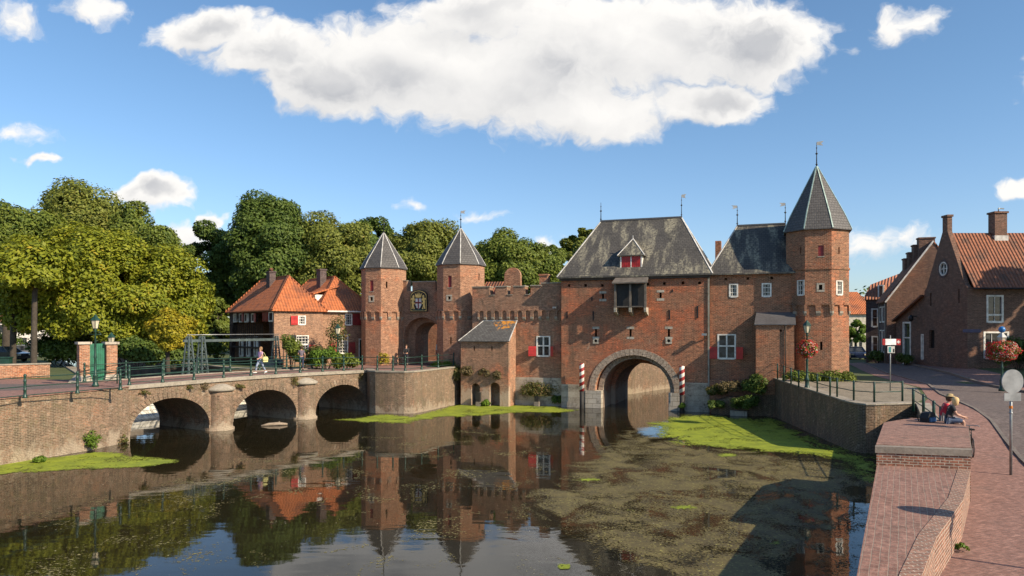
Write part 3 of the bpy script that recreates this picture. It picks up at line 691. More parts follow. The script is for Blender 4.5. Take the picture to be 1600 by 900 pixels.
# soldier course along the road-side edge of the ledge
edge = [(2.4, 5.2), (5.05, 9.4), (6.23, 11.26), (7.7, 13.4), (8.95, 15.0), (10.0, 16.36), (12.3, 19.8)]
a = MB(); o = Vector((5.3, 11.3)); ribbon(a, [(p[0] - o.x, p[1] - o.y) for p in edge], 2.172, .26, zb=2.05, out=.03, side=1); a.build('edge_course', B_SEAT, t)

# ---------------------------------------------------------------- the arched bridge
BR = Fr((-20.3, 39.0), math.atan2(.842, .54))
t = thing('arched_bridge', 'old three arched brick bridge with pale coping across the canal', 'bridge', (-20.3, 39.0, 0), BR.rot)
def brz(u): return 2.92 + .10 * math.sin(max(0, min(1, u / 18)) * math.pi)
arcs = [(BR.u(203), BR.u(327), BR.hit(264, 622)[1]), (BR.u(364), BR.u(463), BR.hit(415, 609)[1]), (BR.u(493), BR.u(573), BR.hit(534, 601)[1])]
UE = BR.u(578) + .3
low = [(-.4, -1.2)]
for (ua, ub, zc) in arcs: low += arch((ua + ub) / 2, (ub - ua) / 2, -1.2, .35, zc - .35, 18)
low += [(UE, -1.2)]
up_ = [(UE - (UE + .4) * i / 16, brz(UE - (UE + .4) * i / 16) - .16) for i in range(17)]
a = MB(); a.prism([low + up_], 0, 5.0); a.build('masonry', B_BRIDGE, t)
for (ua, ub, zc) in arcs:
    ring = MB()
    cx, hw, rs = (ua + ub) / 2, (ub - ua) / 2, zc - .35
    n = 30
    for i in range(n):
        p = []
        for (aa, rr) in ((i + .06, 0), (i + .94, 0), (i + .94, .34), (i + .06, .34)):
            an = math.pi * aa / n; p.append((cx - (hw + rr) * math.cos(an), .35 + (rs + rr) * math.sin(an)))
        ring.prism([p], -.035, .3)
    ring.build('arch_ring', B_BRIDGE, t)
cop = MB(); dk = MB(); n = 18
for i in range(n):
    u0, u1 = -.4 + (UE + .4) * i / n, -.4 + (UE + .4) * (i + 1) / n
    for (y0, y1, b, zt0, zt1) in ((-.10, .32, cop, .05, -.158), (4.7, 5.08, cop, .05, -.158), (.322, 4.698, dk, 0, -.158)):
        b.hexa([(u0, y0, brz(u0) + zt1), (u1, y0, brz(u1) + zt1), (u1, y1, brz(u1) + zt1), (u0, y1, brz(u0) + zt1)], [(u0, y0, brz(u0) + zt0), (u1, y0, brz(u1) + zt0), (u1, y1, brz(u1) + zt0), (u0, y1, brz(u0) + zt0)])
cop.build('coping', COPING, t); dk.build('deck', PAVE, t)
for px in (345.5, 478):
    u = BR.u(px); rr = .74
    with face((u, .15, 0), 0):
        pr = MB(); pr.lathe([(rr + .12, -1.2), (rr + .10, .12), (rr + .02, .16), (rr, .3), (rr - .02, 2.02), (rr - .02, 2.28)], 20); o = pr.build('pier', B_BRIDGE, t)
        c_ = MB(); c_.lathe([(rr + .06, 2.285), (rr + .14, 2.34), (rr + .14, 2.46), (.35, 2.70), (.05, 2.74)], 20); c_.build('cap', COPING, o)
# weir behind the bridge
def _foam(q, bs):
    oc = q.new('ShaderNodeTexCoord').outputs['Object']; n = q.noise(q.scale(oc, (3, .5, .5)), 2.5, 6, .7)
    q.l.new(q.mix(q.ramp(n, .3, .6), (.16, .15, .11), (.78, .76, .68)), bs.inputs['Base Color']); bump(q, bs, n, .8, .06)
FOAM = mat('white_water', rough=.35, build=_foam)
wf = BR
t = thing('weir', 'low weir of white falling water seen through the bridge arches', 'weir', BR.w(-2, 10), BR.rot)
prof = [(0, 0.02), (0, .9), (.35, .98), (.9, .98), (.9, -.3), (-.9, -.3), (-.9, .015), (-.35, .10)]
a = MB(); L = 24
a.add([(x, y, z) for x in (-6, L) for (y, z) in [(-1.3, .012), (-.8, .12), (-.35, .40), (-.05, .80), (.5, .92), (1.6, .95), (1.6, -.5), (-1.3, -.5)]],
      [tuple(range(8))[::-1], tuple(range(8, 16))] + [(i, (i + 1) % 8, 8 + (i + 1) % 8, 8 + i) for i in range(8)])
a.build('falling_water', FOAM, t)
a = MB(); a.box(-6, L, 1.7, 2.3, -.5, 1.5); a.build('sill', CONC, t)

# ================================================================ buildings
RG = R(-19.6)
G = Fr((3.78, 56.4), RG)
def blocks_ring(cx, hw, zs, rise, th, n, y0, y1, gap=.04):
    a = MB()
    for i in range(n):
        p = []
        for (aa, rr) in ((i + gap, 0), (i + 1 - gap, 0), (i + 1 - gap, th), (i + gap, th)):
            an = math.pi * aa / n; p.append((cx - (hw + rr) * math.cos(an), zs + (rise + rr) * math.sin(an)))
        a.prism([p], y0, y1)
    return a
def corbels(parent, x0, x1, zb, zt, n, proj, m, name='corbel_table', y=0.0):
    w_ = (x1 - x0) / n; pts = [(x0, zb)]
    for i in range(n):
        c = x0 + w_ * (i + .5); hw = w_ * .30
        pts += [(c - hw, zb)] + [(c - hw * math.cos(math.pi * k / 8), zb + .28 + hw * 1.15 * math.sin(math.pi * k / 8)) for k in range(9)] + [(c + hw, zb)]
    pts += [(x1, zb), (x1, zt), (x0, zt)]
    a = MB(); a.prism([pts], y - proj, y + .03); a.build(name, m, parent)
    for i in range(n + 1):
        b = MB(); c = x0 + w_ * i; hw = w_ * .17; l = max(c - hw, x0); r = min(c + hw, x1)
        b.add([(l, y, zb - .30), (r, y, zb - .30), (r, y, zb - .003), (l, y, zb - .003), (l, y - proj, zb - .14), (r, y - proj, zb - .14), (r, y - proj, zb - .003), (l, y - proj, zb - .003)],
              [(0, 1, 2, 3), (4, 7, 6, 5), (0, 4, 5, 1), (3, 2, 6, 7), (0, 3, 7, 4), (1, 5, 6, 2)])
        b.build('corbel_stone', COPING, parent)
def finial(parent, p, h, flag=1, s=1.0):
    x, y, z = p; a = MB()
    a.tube([(x, y, z - .2), (x, y, z + h * .5), (x, y, z + h)], [.045 * s, .03 * s, .015 * s], 6)
    for zz, r in ((z + h * .12, .09), (z + h * .55, .10), (z + h * .78, .06)):
        with_ = [(0.001, zz - r), (r * s, zz), (0.001, zz + r)]; a.lathe(with_, 8, (x, y))
    o = a.build('finial', IRON, parent)
    f = MB()
    if flag: f.prism([[(x, z + h * .9), (x + .42 * s * flag, z + h * .86), (x + .30 * s * flag, z + h * .95), (x + .46 * s * flag, z + h * 1.04), (x, z + h * 1.02)]], y - .012, y + .012); f.build('weathervane', LEADL, o)
    return o
def tri_roof(parent, name, verts, faces, m):
    a = MB(); a.add(verts, faces); return a.build(name, m, parent)
def hips(parent, segs, r=.05, m=None, name='ridge_lead'):
    a = MB()
    for p, q in segs: a.bar(p, q, r * 2, r * 1.4)
    return a.build(name, m or LEADL, parent)

# ---- water gate
t = WG = thing('water_gate', 'broad brick water gate with stone arch over the canal and steep slate roof', 'gatehouse', (3.78, 56.4, 0), RG)
UR = G.u(1107.5); EZ = 9.95
cxA, zA = G.hit(990.5, 555); hwA = 2.95; zsp = 1.35; riA = zA - zsp
holes = []
for (px, y0, y1, w_) in ((931, 514, 526, .17), (985, 514, 526, .17), (1045, 514, 526, .17), (942, 459, 467, .17), (1032, 457, 466, .17), (927, 488, 500, .10), (1046, 485, 499, .10), (1090, 478, 497, .10), (886, 487, 496, .10)):
    u, za = G.hit(px, y0); _, zb = G.hit(px, y1); holes.append((u, zb, za, w_))
putl = [G.hit(px, py) for px, py in ((889, 446), (915, 446), (941, 446), (1012, 444), (1038, 443), (1067, 442), (1093, 442))]
loops = [[(0, -1.2)] + arch(cxA, hwA, -1.2, zsp, riA, 24) + [(UR, -1.2), (UR, EZ), (0, EZ)]]
loops += [rect(u - w_ / 2, u + w_ / 2, zb, za) for (u, zb, za, w_) in holes] + [rect(u - .1, u + .1, z - .1, z + .1) for u, z in putl]
a = MB(); a.prism(loops, 0, .9); 
cI = cxA + .05
loops2 = [[(.01, -1.2)] + arch(cI, 2.2, -1.2, 1.3, 2.0, 20) + [(UR - .01, -1.2), (UR - .01, EZ - .02), (.01, EZ - .02)]]
a.prism([[(.012, -1.2)] + arch(cI, 2.52, -1.2, 1.3, 2.45, 20) + [(UR - .012, -1.2), (UR - .012, EZ - .03), (.012, EZ - .03)]], .902, 3.6); a.prism(loops2, 3.602, 9.0); a.build('wall', B_GATE, t)
blocks_ring(cxA, hwA, zsp, riA, .47, 30, -.05, .35).build('arch_ring', B_CREAM, t)
blocks_ring(cI, 2.52, 1.3, 2.45, .35, 26, .62, 1.2).build('inner_arch_ring', B_CREAM, t)
for sx in (-1, 1):
    a = MB(); x0 = cI + sx * 2.50; x1 = cxA + sx * (hwA + .72); l, r = min(x0, x1), max(x0, x1); a.box(l + .01 * (sx < 0), r, -.14, .6, -1.2, 1.33)
    a.build('arch_pier', STONE, t)
a = MB(); u1 = cxA - hwA - .74; a.box(0.02, u1, -.06, .3, -1.2, 1.75); a.build('stone_plinth', PLAST, t); a = MB()
u2 = cxA + hwA + .74; a.box(u2, UR - .02, -.06, .3, -1.2, 2.1)
a.build('stone_plinth', PLAST, t)
for (u, zb, za, w_) in holes[:5]: slit(t, u, zb, za, w_)
a = MB()
for px in (931, 1045):
    u, z = G.hit(px, 532.5)
    o_ = [(u - .22, z - .22), (u + .22, z - .22), (u + .22, z + .22), (u - .22, z + .22)]; c_ = [(u + .12 * math.cos(k * math.pi / 5), z + .12 * math.sin(k * math.pi / 5)) for k in range(10)]
    a.prism([o_, c_], -.06, .02)
a.build('stone_loophole', STONE, t)
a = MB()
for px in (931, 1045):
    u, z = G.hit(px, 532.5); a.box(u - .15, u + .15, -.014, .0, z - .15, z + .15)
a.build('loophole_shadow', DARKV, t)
a = MB(); a.box(UR - .07, UR + .05, -.07, .0, -.2, EZ - .05); a.build('pale_quoin', COPING, t)
# iron wall ties
a = MB()
for px, y0, y1 in ((927, 486, 501), (1046, 484, 499), (1090, 478, 497), (886, 487, 497), (925, 464, 470), (1051, 452, 456)):
    u, za = G.hit(px, y0); _, zb = G.hit(px, y1); a.box(u - .035, u + .035, -.05, 0, zb, za)
a.build('wall_tie', IRON, t)
dR = 4.6; ov = .28; RZ = 14.75
ul = 2.05; ur = 8.5; D9 = 9.0
V = [(-ov, -ov, EZ), (UR + ov, -ov, EZ), (UR + ov, D9 + ov, EZ), (-ov, D9 + ov, EZ), (ul, dR, RZ), (ur, dR, RZ)]
V2 = V + [(x, y, z - .12) for x, y, z in V[:4]]
tri_roof(t, 'roof', V2, [(0, 1, 5, 4), (1, 2, 5), (2, 3, 4, 5), (3, 0, 4), (0, 6, 7, 1), (1, 7, 8, 2), (2, 8, 9, 3), (3, 9, 6, 0), (6, 9, 8, 7)], SLATE_L)
a = hips(t, [(V[0], V[4]), (V[1], V[5]), (V[2], V[5]), (V[3], V[4])], .045)
hips(t, [((ul - .05, dR, RZ + .03), (ur + .05, dR, RZ + .03))], .09, LEAD, 'ridge_cap')
finial(t, (ul, dR, RZ), 1.55, 0); finial(t, (ur, dR, RZ), 1.75, 1, .8)
a = MB(); a.box(-.12, UR + .12, -.16, .0, EZ - .30, EZ - .125); a.build('eaves_board', DTIMBER, t)
# dormer
yd = .42
x0, z0 = G.hit(971, 424.5, yd); x1, z1 = G.hit(1001.5, 399, yd)
dm = MB(); dm.box(x0 - .08, x1 + .08, yd, yd + 1.6, z0 - .4, z1 + .03); dmo = dm.build('dormer', WHITE, t)
xa = (x0 + x1) / 2; ez = z1 + .03; az = G.hit(989, 373, yd + .8)[1]
Vd = [(x0 - .28, yd - .22, ez), (x1 + .28, yd - .22, ez), (x1 + .28, yd + 3.2, ez), (x0 - .28, yd + 3.2, ez), (xa, yd + .75, az), (xa, yd + 3.2, az)]
Vd += [(x, y, z - .06) for x, y, z in Vd[:4]]
tri_roof(dmo, 'dormer_roof', Vd, [(0, 1, 4), (1, 2, 5, 4), (3, 0, 4, 5), (2, 3, 5), (0, 6, 7, 1), (1, 7, 8, 2), (3, 9, 6, 0), (6, 9, 8, 7), (2, 8, 9, 3)], SLATE_L)
hips(dmo, [(Vd[0], Vd[4]), (Vd[1], Vd[4]), (Vd[4], (xa, yd + .75, az + .25))], .035, name='dormer_lead')
for (sa, sb) in ((x0 + .02, xa - .04), (xa + .04, x1 - .02)):
    b = MB(); b.box(sa, sb, yd - .04, yd - .001, z0 + .08, z1 - .05)
    for k in range(1, 5): xk = sa + (sb - sa) * k / 5; b.box(xk - .008, xk + .008, yd - .052, yd - .041, z0 + .1, z1 - .07)
    b.build('shutter', RED, dmo)
b = MB(); b.box(x0 - .1, x1 + .1, yd - .07, yd + .05, z0 - .05, z0 + .055); b.box(xa - .035, xa + .035, yd - .058, yd, z0 + .06, z1 - .03); b.box(x0 - .09, x0 + .01, yd - .058, yd - .002, z0 + .06, z1 - .02); b.box(x1 - .01, x1 + .09, yd - .058, yd - .002, z0 + .06, z1 - .02); b.build('frame', WHITE, dmo)
# timber hoist bay
yb = -.95
x0, _ = G.hit(961, 470, yb); x1, _ = G.hit(1008, 470, yb); zt = G.hit(985, 443, yb)[1]; zb = G.hit(985, 480, yb)[1]
hb = MB(); hb.box(x0 + .04, x1 - .04, yb + .30, -.002, zb + .02, zt); hbo = hb.build('hoist_bay', BLACKW, t)
b = MB()
for x in (x0, (x0 + x1) / 2, x1): b.box(x - .07, x + .07, yb, yb + .14, zb - .25, zt)
b.box(x0, x1, yb + .02, yb + .12, zb, zb + .09); pass
b.build('post', TIMBER, hbo)
b = MB()
for x in (x0, (x0 + x1) / 2, x1):
    b.hexa([(x - .09, yb + .02, zb - .34), (x + .09, yb + .02, zb - .34), (x + .09, 0, zb - .62), (x - .09, 0, zb - .62)], [(x - .09, yb - .04, zb - .02), (x + .09, yb - .04, zb - .02), (x + .09, -.003, zb - .02), (x - .09, -.003, zb - .02)])
b.build('corbel_stone', STONE, hbo)
b = MB(); b.hexa([(x0 - .2, yb - .2, zt + .0), (x1 + .2, yb - .2, zt + .0), (x1 + .1, -.003, zt + .50), (x0 - .1, -.003, zt + .50)], [(x0 - .2, yb - .2, zt + .09), (x1 + .2, yb - .2, zt + .09), (x1 + .1, -.003, zt + .60), (x0 - .1, -.003, zt + .60)]); b.build('hoist_roof', TIMBER, hbo)
# floodlight on the corner
u, z = G.hit(1101, 524)
b = MB(); b.bar((u, 0, z - .3), (u, -.25, z - .02), .06); b.box(u - .16, u + .16, -.55, -.2, z - .02, z + .14); fo = b.build('floodlight', METAL, t)

# ---- striped mooring poles
def smat(q, bs):
    oc = q.new('ShaderNodeTexCoord').outputs['Object']; sp = q.new('ShaderNodeSeparateXYZ'); q.l.new(oc, sp.inputs[0])
    an = q.math('ARCTAN2', sp.outputs[1], sp.outputs[0])
    f = q.math('FRACT', q.math('ADD', q.math('MULTIPLY', sp.outputs[2], 1.9), q.math('MULTIPLY', an, -.5 / math.pi)))
    q.l.new(q.mix(q.math('GREATER_THAN', f, .5), (.75, .70, .62), (.33, .03, .03)), bs.inputs['Base Color'])
STRIPE = mat('red_white_stripes', rough=.55, build=smat)
for px, zt_px, zb_px, lab in ((909, 568, 611, 'left striped red and white mooring pole beside the stone arch'), (1065.5, 572, 617, 'right striped red and white mooring pole beside the stone arch')):
    u, zt = G.hit(px, zt_px, -.55); _, zm = G.hit(px, zb_px, -.55); p = G.w(u, -.55)
    s_ = thing('mooring_pole', lab, 'mooring pole', (p.x, p.y, 0), RG, 'striped mooring poles')
    MB().lathe([(.185, zm), (.185, zt - .03), (.17, zt), (.02, zt + .02)], 16).build('striped_sleeve', STRIPE, s_)
    MB().lathe([(.165, -1.0), (.165, zm - .002)], 12).build('post', BLACKW, s_)

# ---- right wing
t = WI = thing('gatehouse_wing', 'brick wing with small white windows and slate roof between gate and tower', 'building', G.w(UR + .06, .22), RG)
H = Fr(G.w(UR + .06, .22)[:2], RG); UW = H.u(1246)
def hole(F, pa, pb, y=0.0):
    (xa_, za_), (xb_, zb_) = F.hit(pa[0], pa[1], y), F.hit(pb[0], pb[1], y); return xa_, xb_, zb_, za_
w1 = hole(H, (1139.5, 443.5), (1153, 464)); w2 = hole(H, (1190.5, 442.5), (1205, 463.5)); w3 = hole(H, (1121.5, 522), (1149.5, 561))
a = MB(); a.prism([rect(0, UW, 2.35, 9.92), rect(*w1[:2], *w1[2:]), rect(*w2[:2], *w2[2:]), rect(*w3[:2], *w3[2:])] + [rect(u - .09, u + .09, 9.45, 9.63) for u in (1.1, 2.6, 4.2, 5.6)], 0, .5)
a.box(.005, UW, .502, 6, 2.3, 9.9); a.box(0, UW + 2, -.25, 6, -1.2, 2.345); a.build('wall', B_WING, t)
window(t, *w1, 3, 3); window(t, *w2, 3, 3); window(t, *w3, 2, 1, cross=True)
hz = w3[3] - w3[2]
shutter(t, w3[0] - .03, .56, w3[2] + .0, w3[2] + hz * .48, -1, R(12)); shutter(t, w3[1] + .03, .56, w3[2], w3[2] + hz * .48, 1, R(35), label='red shutter seen obliquely in shade')
blocks_ring((w3[0] + w3[1]) / 2, (w3[1] - w3[0]) / 2 - .02, w3[3] + .02, .32, .26, 16, -.012, .1).build('window_arch', B_WING, t)
xl, zl = H.hit(1152, 353, 3.1); xr, _ = H.hit(1227, 350.5, 3.1)
V = [(-.2, -.28, 9.92), (UW, -.28, 9.92), (UW, 6.4, 9.92), (-.2, 6.4, 9.92), (xl, 3.1, zl), (xr, 3.1, zl)]
V += [(x, y, z - .1) for x, y, z in V[:4]]
tri_roof(t, 'roof', V, [(0, 1, 5, 4), (1, 2, 5), (2, 3, 4, 5), (3, 0, 4), (0, 6, 7, 1), (1, 7, 8, 2), (2, 8, 9, 3), (3, 9, 6, 0), (6, 9, 8, 7)], SLATE_L)
hips(t, [(V[0], V[4]), (V[3], V[4])], .045); hips(t, [((xl, 3.1, zl + .02), (xr, 3.1, zl + .02))], .08, LEAD, 'ridge_cap')
finial(t, (xl, 3.1, zl), 1.5, -1, .9); finial(t, (xr, 3.1, zl), 1.5, -1, .9)
cx_, cz_ = H.hit(1123, 378, 7.0); a = MB(); a.box(cx_ - .22, cx_ + .22, 6.2, 7.0, 9.5, cz_); a.build('chimney', B_WING, t)
# lead-roofed annex on the quay
t = thing('stair_annex', 'low brick annex with lead roof standing on the quay against the tower', 'annex', H.w(H.u(1181, -1.6), -1.6), RG)
Q = Fr(H.w(H.u(1181, -1.6), -1.6)[:2], RG); UA = Q.u(1241); ze = Q.hit(1181, 508)[1]; zt = Q.hit(1181, 489.5, 1.6)[1]
a = MB(); a.prism([rect(0, UA, 1.5, ze), rect(UA * .62, UA * .68, ze - .45, ze - .3)], 0, 1.6); a.box(.002, UA + 1.5, 1.602, 2.2, 1.5, ze + .1); a.build('wall', B_WING, t)
V = [(-.1, -.12, ze), (UA + .1, -.12, ze), (UA + .1, 1.62, zt), (.0, 1.62, zt)]
a = MB(); a.hexa(V, [(x, y, z + .07) for x, y, z in V]); a.add([(0, 0, ze), (0, 1.6, ze), (0, 1.6, zt), (.2, 0, ze), (.2, 1.6, ze), (.2, 1.6, zt)], [(0, 1, 2), (3, 5, 4), (0, 3, 4, 1), (1, 4, 5, 2), (2, 5, 3, 0)]); a.build('roof', LEAD, t)
a = MB(); a.tube([(UA * .78, -.06, 1.9), (UA * .78, -.06, ze)], .04, 6); a.build('drainpipe', DTIMBER, t)
# plinth left of the annex at the water
t = thing('water_plinth', 'old overgrown masonry footing at the water below the brick wing', 'wall', H.w(0, 0), RG)
a = MB(); a.prism([[(0.1, -1.2), (4.6, -1.2), (4.6, 1.7), (3.6, 1.8), (2.4, 1.2), (1.4, 1.25), (.3, .9)]], -1.5, -.26); a.build('masonry', B_QUAY, t)
a = MB(); a.box(1.5, 2.6, -1.9, -1.51, -1.2, .35); a.build('stone_step', STONE, t)

# ---- octagonal towers
def tower(name, label, c, Rr, z0, zc, ze, ztip, feats, bmat, rmat, roofR, corb=2, hipm=None, cat='tower', flag=1, band=None, finh=1.5):
    T = thing(name, label, cat, (c[0], c[1], 0), RG); ap = Rr * math.cos(R(22.5)); hw = Rr * math.sin(R(22.5))
    wall = MB(); FRS = {}
    wc, ws = math.cos(RG), math.sin(RG)
    for k in range(8):
        an = R(45 * k); p = (math.sin(an) * ap, -math.cos(an) * ap, 0)
        M = Matrix.Translation(Vector(p)) @ Matrix.Rotation(an, 4, 'Z')
        wp = (c[0] + p[0] * wc - p[1] * ws, c[1] + p[0] * ws + p[1] * wc)
        F = Fr(wp, RG + an); FRS[k] = (F, p, an)
        lo = [rect(-hw, hw, z0, ze)]; fl = feats.get(k, [])
        for f in fl:
            x0, x1, zb, zt = hole(F, f[1], f[2]); x0 = max(x0, -hw + .06); x1 = min(x1, hw - .06); f.append((x0, x1, zb, zt)); lo.append(rect(x0, x1, zb, zt))
        a = MB(); a.prism(lo, 0, .34); o = len(wall.v)
        wall.add([tuple(M @ Vector(q)) for q in a.v], a.f)
        # string course shapes
    wall.build('wall', bmat, T, flip=True)
    low = MB()
    for k in range(8):
        F, p, an = FRS[k]
        with face(p, an):
            if corb: corbels(T, -hw - .045, hw + .045, zc + .18, zc + .62, corb, .10, bmat)
            if band: MB().box(-hw - .02, hw + .02, -.06, 0, band, band + .12).build('string_course', bmat, T)
            for f in feats.get(k, []):
                x0, x1, zb, zt = f[3]
                if f[0] == 'shut':
                    o = MB().box(x0, x1, .05, .12, zb, zt).build('shutter', DRED, T); MB().box(x0 - .05, x1 + .05, -.02, .04, zb - .07, zb - .002).build('sill', COPING, o)
                elif f[0] == 'win': window(T, x0, x1, zb, zt, 3, 3, fr=.07)
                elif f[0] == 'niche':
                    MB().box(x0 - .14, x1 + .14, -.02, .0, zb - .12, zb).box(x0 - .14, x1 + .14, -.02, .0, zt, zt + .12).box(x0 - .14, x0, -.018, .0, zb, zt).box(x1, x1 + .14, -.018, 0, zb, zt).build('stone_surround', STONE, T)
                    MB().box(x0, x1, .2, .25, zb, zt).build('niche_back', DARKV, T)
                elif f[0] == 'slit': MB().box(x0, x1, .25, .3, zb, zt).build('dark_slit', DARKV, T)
    a = MB(); rr = roofR
    prof = [(rr, ze - .02), (rr, ze + .05), (rr * .80, ze + .05 + (ztip - ze) * .235), (rr * .03, ztip)]
    rings = [oct_pts(r_, z_, R(-90 + 22.5)) for r_, z_ in prof]
    vs = [v for r_ in rings for v in r_]; fs = [tuple(range(8))[::-1], tuple(range(24, 32))]
    for i in range(3): fs += [(8 * i + k, 8 * i + (k + 1) % 8, 8 * i + 8 + (k + 1) % 8, 8 * i + 8 + k) for k in range(8)]
    ro = MB().add(vs, fs).build('roof', rmat, T)
    hips(ro, [(rings[1][k], rings[2][k]) for k in range(8)] + [(rings[2][k], rings[3][k]) for k in range(8)], .035, hipm)
    MB().lathe([(ap + .06, ze - .14), (ap + .16, ze - .025)], 8, ang=R(-67.5), sm=False).build('cornice', bmat, T)
    finial(T, (0, 0, ztip - .05), finh, flag)
    return T
TRc = (-4.33, 62.2); TLc = (TRc[0] - 7.4 * math.cos(RG) + 0.03, TRc[1] - 7.4 * math.sin(RG))
tower('gate_tower', 'left of the twin brick gate towers beside the orange roofed house', TLc, 1.95, 2.5, 6.85, 11.2, 14.42,
      {0: [['shut', (578, 438), (583.5, 455)], ['niche', (578.5, 464), (582.5, 470)]], 1: [['slit', (603, 440), (605.5, 450)]]}, B_TOWER, SLATE, 2.07, flag=0)
tower('gate_tower', 'right of the twin brick gate towers above the lean-to at the water', TRc, 2.0, 1.0, 6.85, 11.3, 14.47,
      {0: [['shut', (700, 431), (705.5, 449)], ['niche', (700, 463), (704, 468)], ['slit', (703, 527), (705.5, 538)]], 2: [['slit', (747.5, 427), (749.5, 438)]]}, B_TOWER, SLATE, 2.13, flag=1)
CTc = (.4139 * 51.6, 51.6)
COPPER = mat('copper_green_lead', (.38, .50, .44), .6)
tower('corner_tower', 'tall octagonal corner tower with pointed slate roof at the right end', CTc, 2.17, 1.5, 7.0, 12.72, 17.35,
      {0: [['shut', (1278.5, 383.5), (1287, 400)], ['niche', (1279.5, 445), (1285, 453)], ['slit', (1281.5, 534), (1285, 547)]],
       7: [['win', (1246, 438), (1258, 461)], ['slit', (1250, 386), (1252, 396)]], 1: [['win', (1306.5, 438), (1316.5, 461)], ['slit', (1310, 386), (1312, 397)]]}, B_WING, SLATE, 2.36, hipm=COPPER, band=10.0, finh=1.75)

# ---- land gate between the towers
LG = Fr(TLc, RG)
t = thing('land_gate', 'shaded brick gate wall with round arch and coat of arms between twin towers', 'gate', (TLc[0], TLc[1], 0), RG)
x0, x1 = 1.2, 6.2; yg = .2; yd_ = 3.4
F0 = Fr(LG.w(0, yg)[:2], RG)
cxg = 3.66; hg = 1.78; ztg = F0.hit(665, 496)[1]
low = [(x0, 1)] + arch(cxg, hg, 1, ztg - hg * .95, hg * .95, 18) + [(x1, 1)]
zm = F0.hit(655, 441)[1]; zc_ = zm - .75
top = [(x1, zm + .1), (x1 - .75, zm + .1), (x1 - .75, zc_), (x1 - 1.3, zc_), (x1 - 1.3, zm), (x0 + 1.5, zm), (x0 + 1.5, zc_), (x0 + .95, zc_), (x0 + .95, zm + .12), (x0, zm + .12)]
a = MB(); a.prism([low + top], yg, yg + .8)
a.prism([[(x0, 1)] + arch(cxg + .25, 1.35, 1, ztg - 1.65, 1.25, 16) + [(x1, 1), (x1, zc_ - .02), (x0, zc_ - .02)]], yg + .802, yg + yd_); a.build('wall', B_CURT, t)
b = MB()
for (l, r) in ((x1 - .75, x1), (x0 + 1.5, x1 - 1.3), (x0, x0 + .95)): b.box(l - .02, r + .02, yg - .04, yg + .84, zm + .121 if r - l < 1 else zm + .001, zm + .2 if r - l < 1 else zm + .09)
b.build('coping', COPING, t)
blocks_ring(cxg, hg, ztg - hg * .95, hg * .95, .3, 26, yg - .03, yg + .2).build('arch_ring', B_CURT, t)
b = MB(); b.box(x0, cxg - hg - .001, yg - .05, yg - .002, 4.9, 5.06); b.build('impost_stone', COPING, t)
# coat of arms board
xa, za = F0.hit(641.5, 456, -.15); xb, zb = F0.hit(668, 487, -.15); xm = (xa + xb) / 2; W2 = (xb - xa) / 2
def half(pts, y0, y1, m, nm, par):
    b = MB(); b.prism([[(xm + x * W2, zb + z * (za - zb)) for x, z in pts]], y0, y1); return b.build(nm, m, par)
arms = thing('coat_of_arms', 'black arched board with crowned white shield, red cross and golden lions', 'coat of arms', F0.w(0, 0), RG)
bd = [(-1, 0), (1, 0), (1, .86), (.8, .98), (.4, 1.07), (0, 1.1), (-.4, 1.07), (-.8, .98), (-1, .86)]
half(bd, -.24, -.12, BLACKW, 'board', arms)
b = MB(); L1 = [(xm + x * W2 * .93, zb + (z * .93 + .035) * (za - zb)) for x, z in bd]; L2 = [(xm + x * W2 * .87, zb + (z * .88 + .06) * (za - zb)) for x, z in bd]; b.prism([L1, L2], -.25, -.23); b.build('gilt_border', GOLD, arms)
half([(-.34, .66), (.34, .66), (.34, .34), (.2, .2), (0, .13), (-.2, .2), (-.34, .34)], -.28, -.23, WHITE, 'shield', arms)
b = MB(); b.prism([[(xm + x * W2, zb + z * (za - zb)) for x, z in [(-.06, .15), (.06, .15), (.06, .41), (.32, .41), (.32, .49), (.06, .49), (.06, .655), (-.06, .655), (-.06, .49), (-.32, .49), (-.32, .41), (-.06, .41)]]], -.3, -.279); b.build('cross', DRED, arms)
half([(-.3, .70), (.3, .70), (.36, .80), (.42, .93), (.22, .83), (.16, .96), (.08, .84), (0, .99), (-.08, .84), (-.16, .96), (-.22, .83), (-.42, .93), (-.36, .80)], -.28, -.23, GOLD, 'crown', arms)
for sx in (-1, 1):
    lion = [(.42, .14), (.58, .12), (.60, .26), (.72, .13), (.82, .16), (.74, .34), (.80, .48), (.72, .60), (.86, .60), (.90, .50), (.93, .62), (.84, .68), (.70, .68), (.68, .80), (.56, .84), (.46, .78), (.50, .68), (.38, .62), (.40, .55), (.54, .57), (.52, .46), (.38, .44), (.40, .38), (.56, .38), (.52, .26)]
    half([(sx * x, z) for x, z in lion], -.275, -.232, GOLD, 'lion', arms)
half([(-.7, .05), (.7, .05), (.6, .12), (-.6, .12)], -.272, -.232, GREEN, 'ground_strip', arms)

t = thing('courtyard_wall', 'sunlit brick wall seen through the land gate arch', 'wall', LG.w(2.5, 12), RG)
MB().box(-12, 3, -3, -2.6, 2, 8.2).build('brickwork', B_TOWER, t)
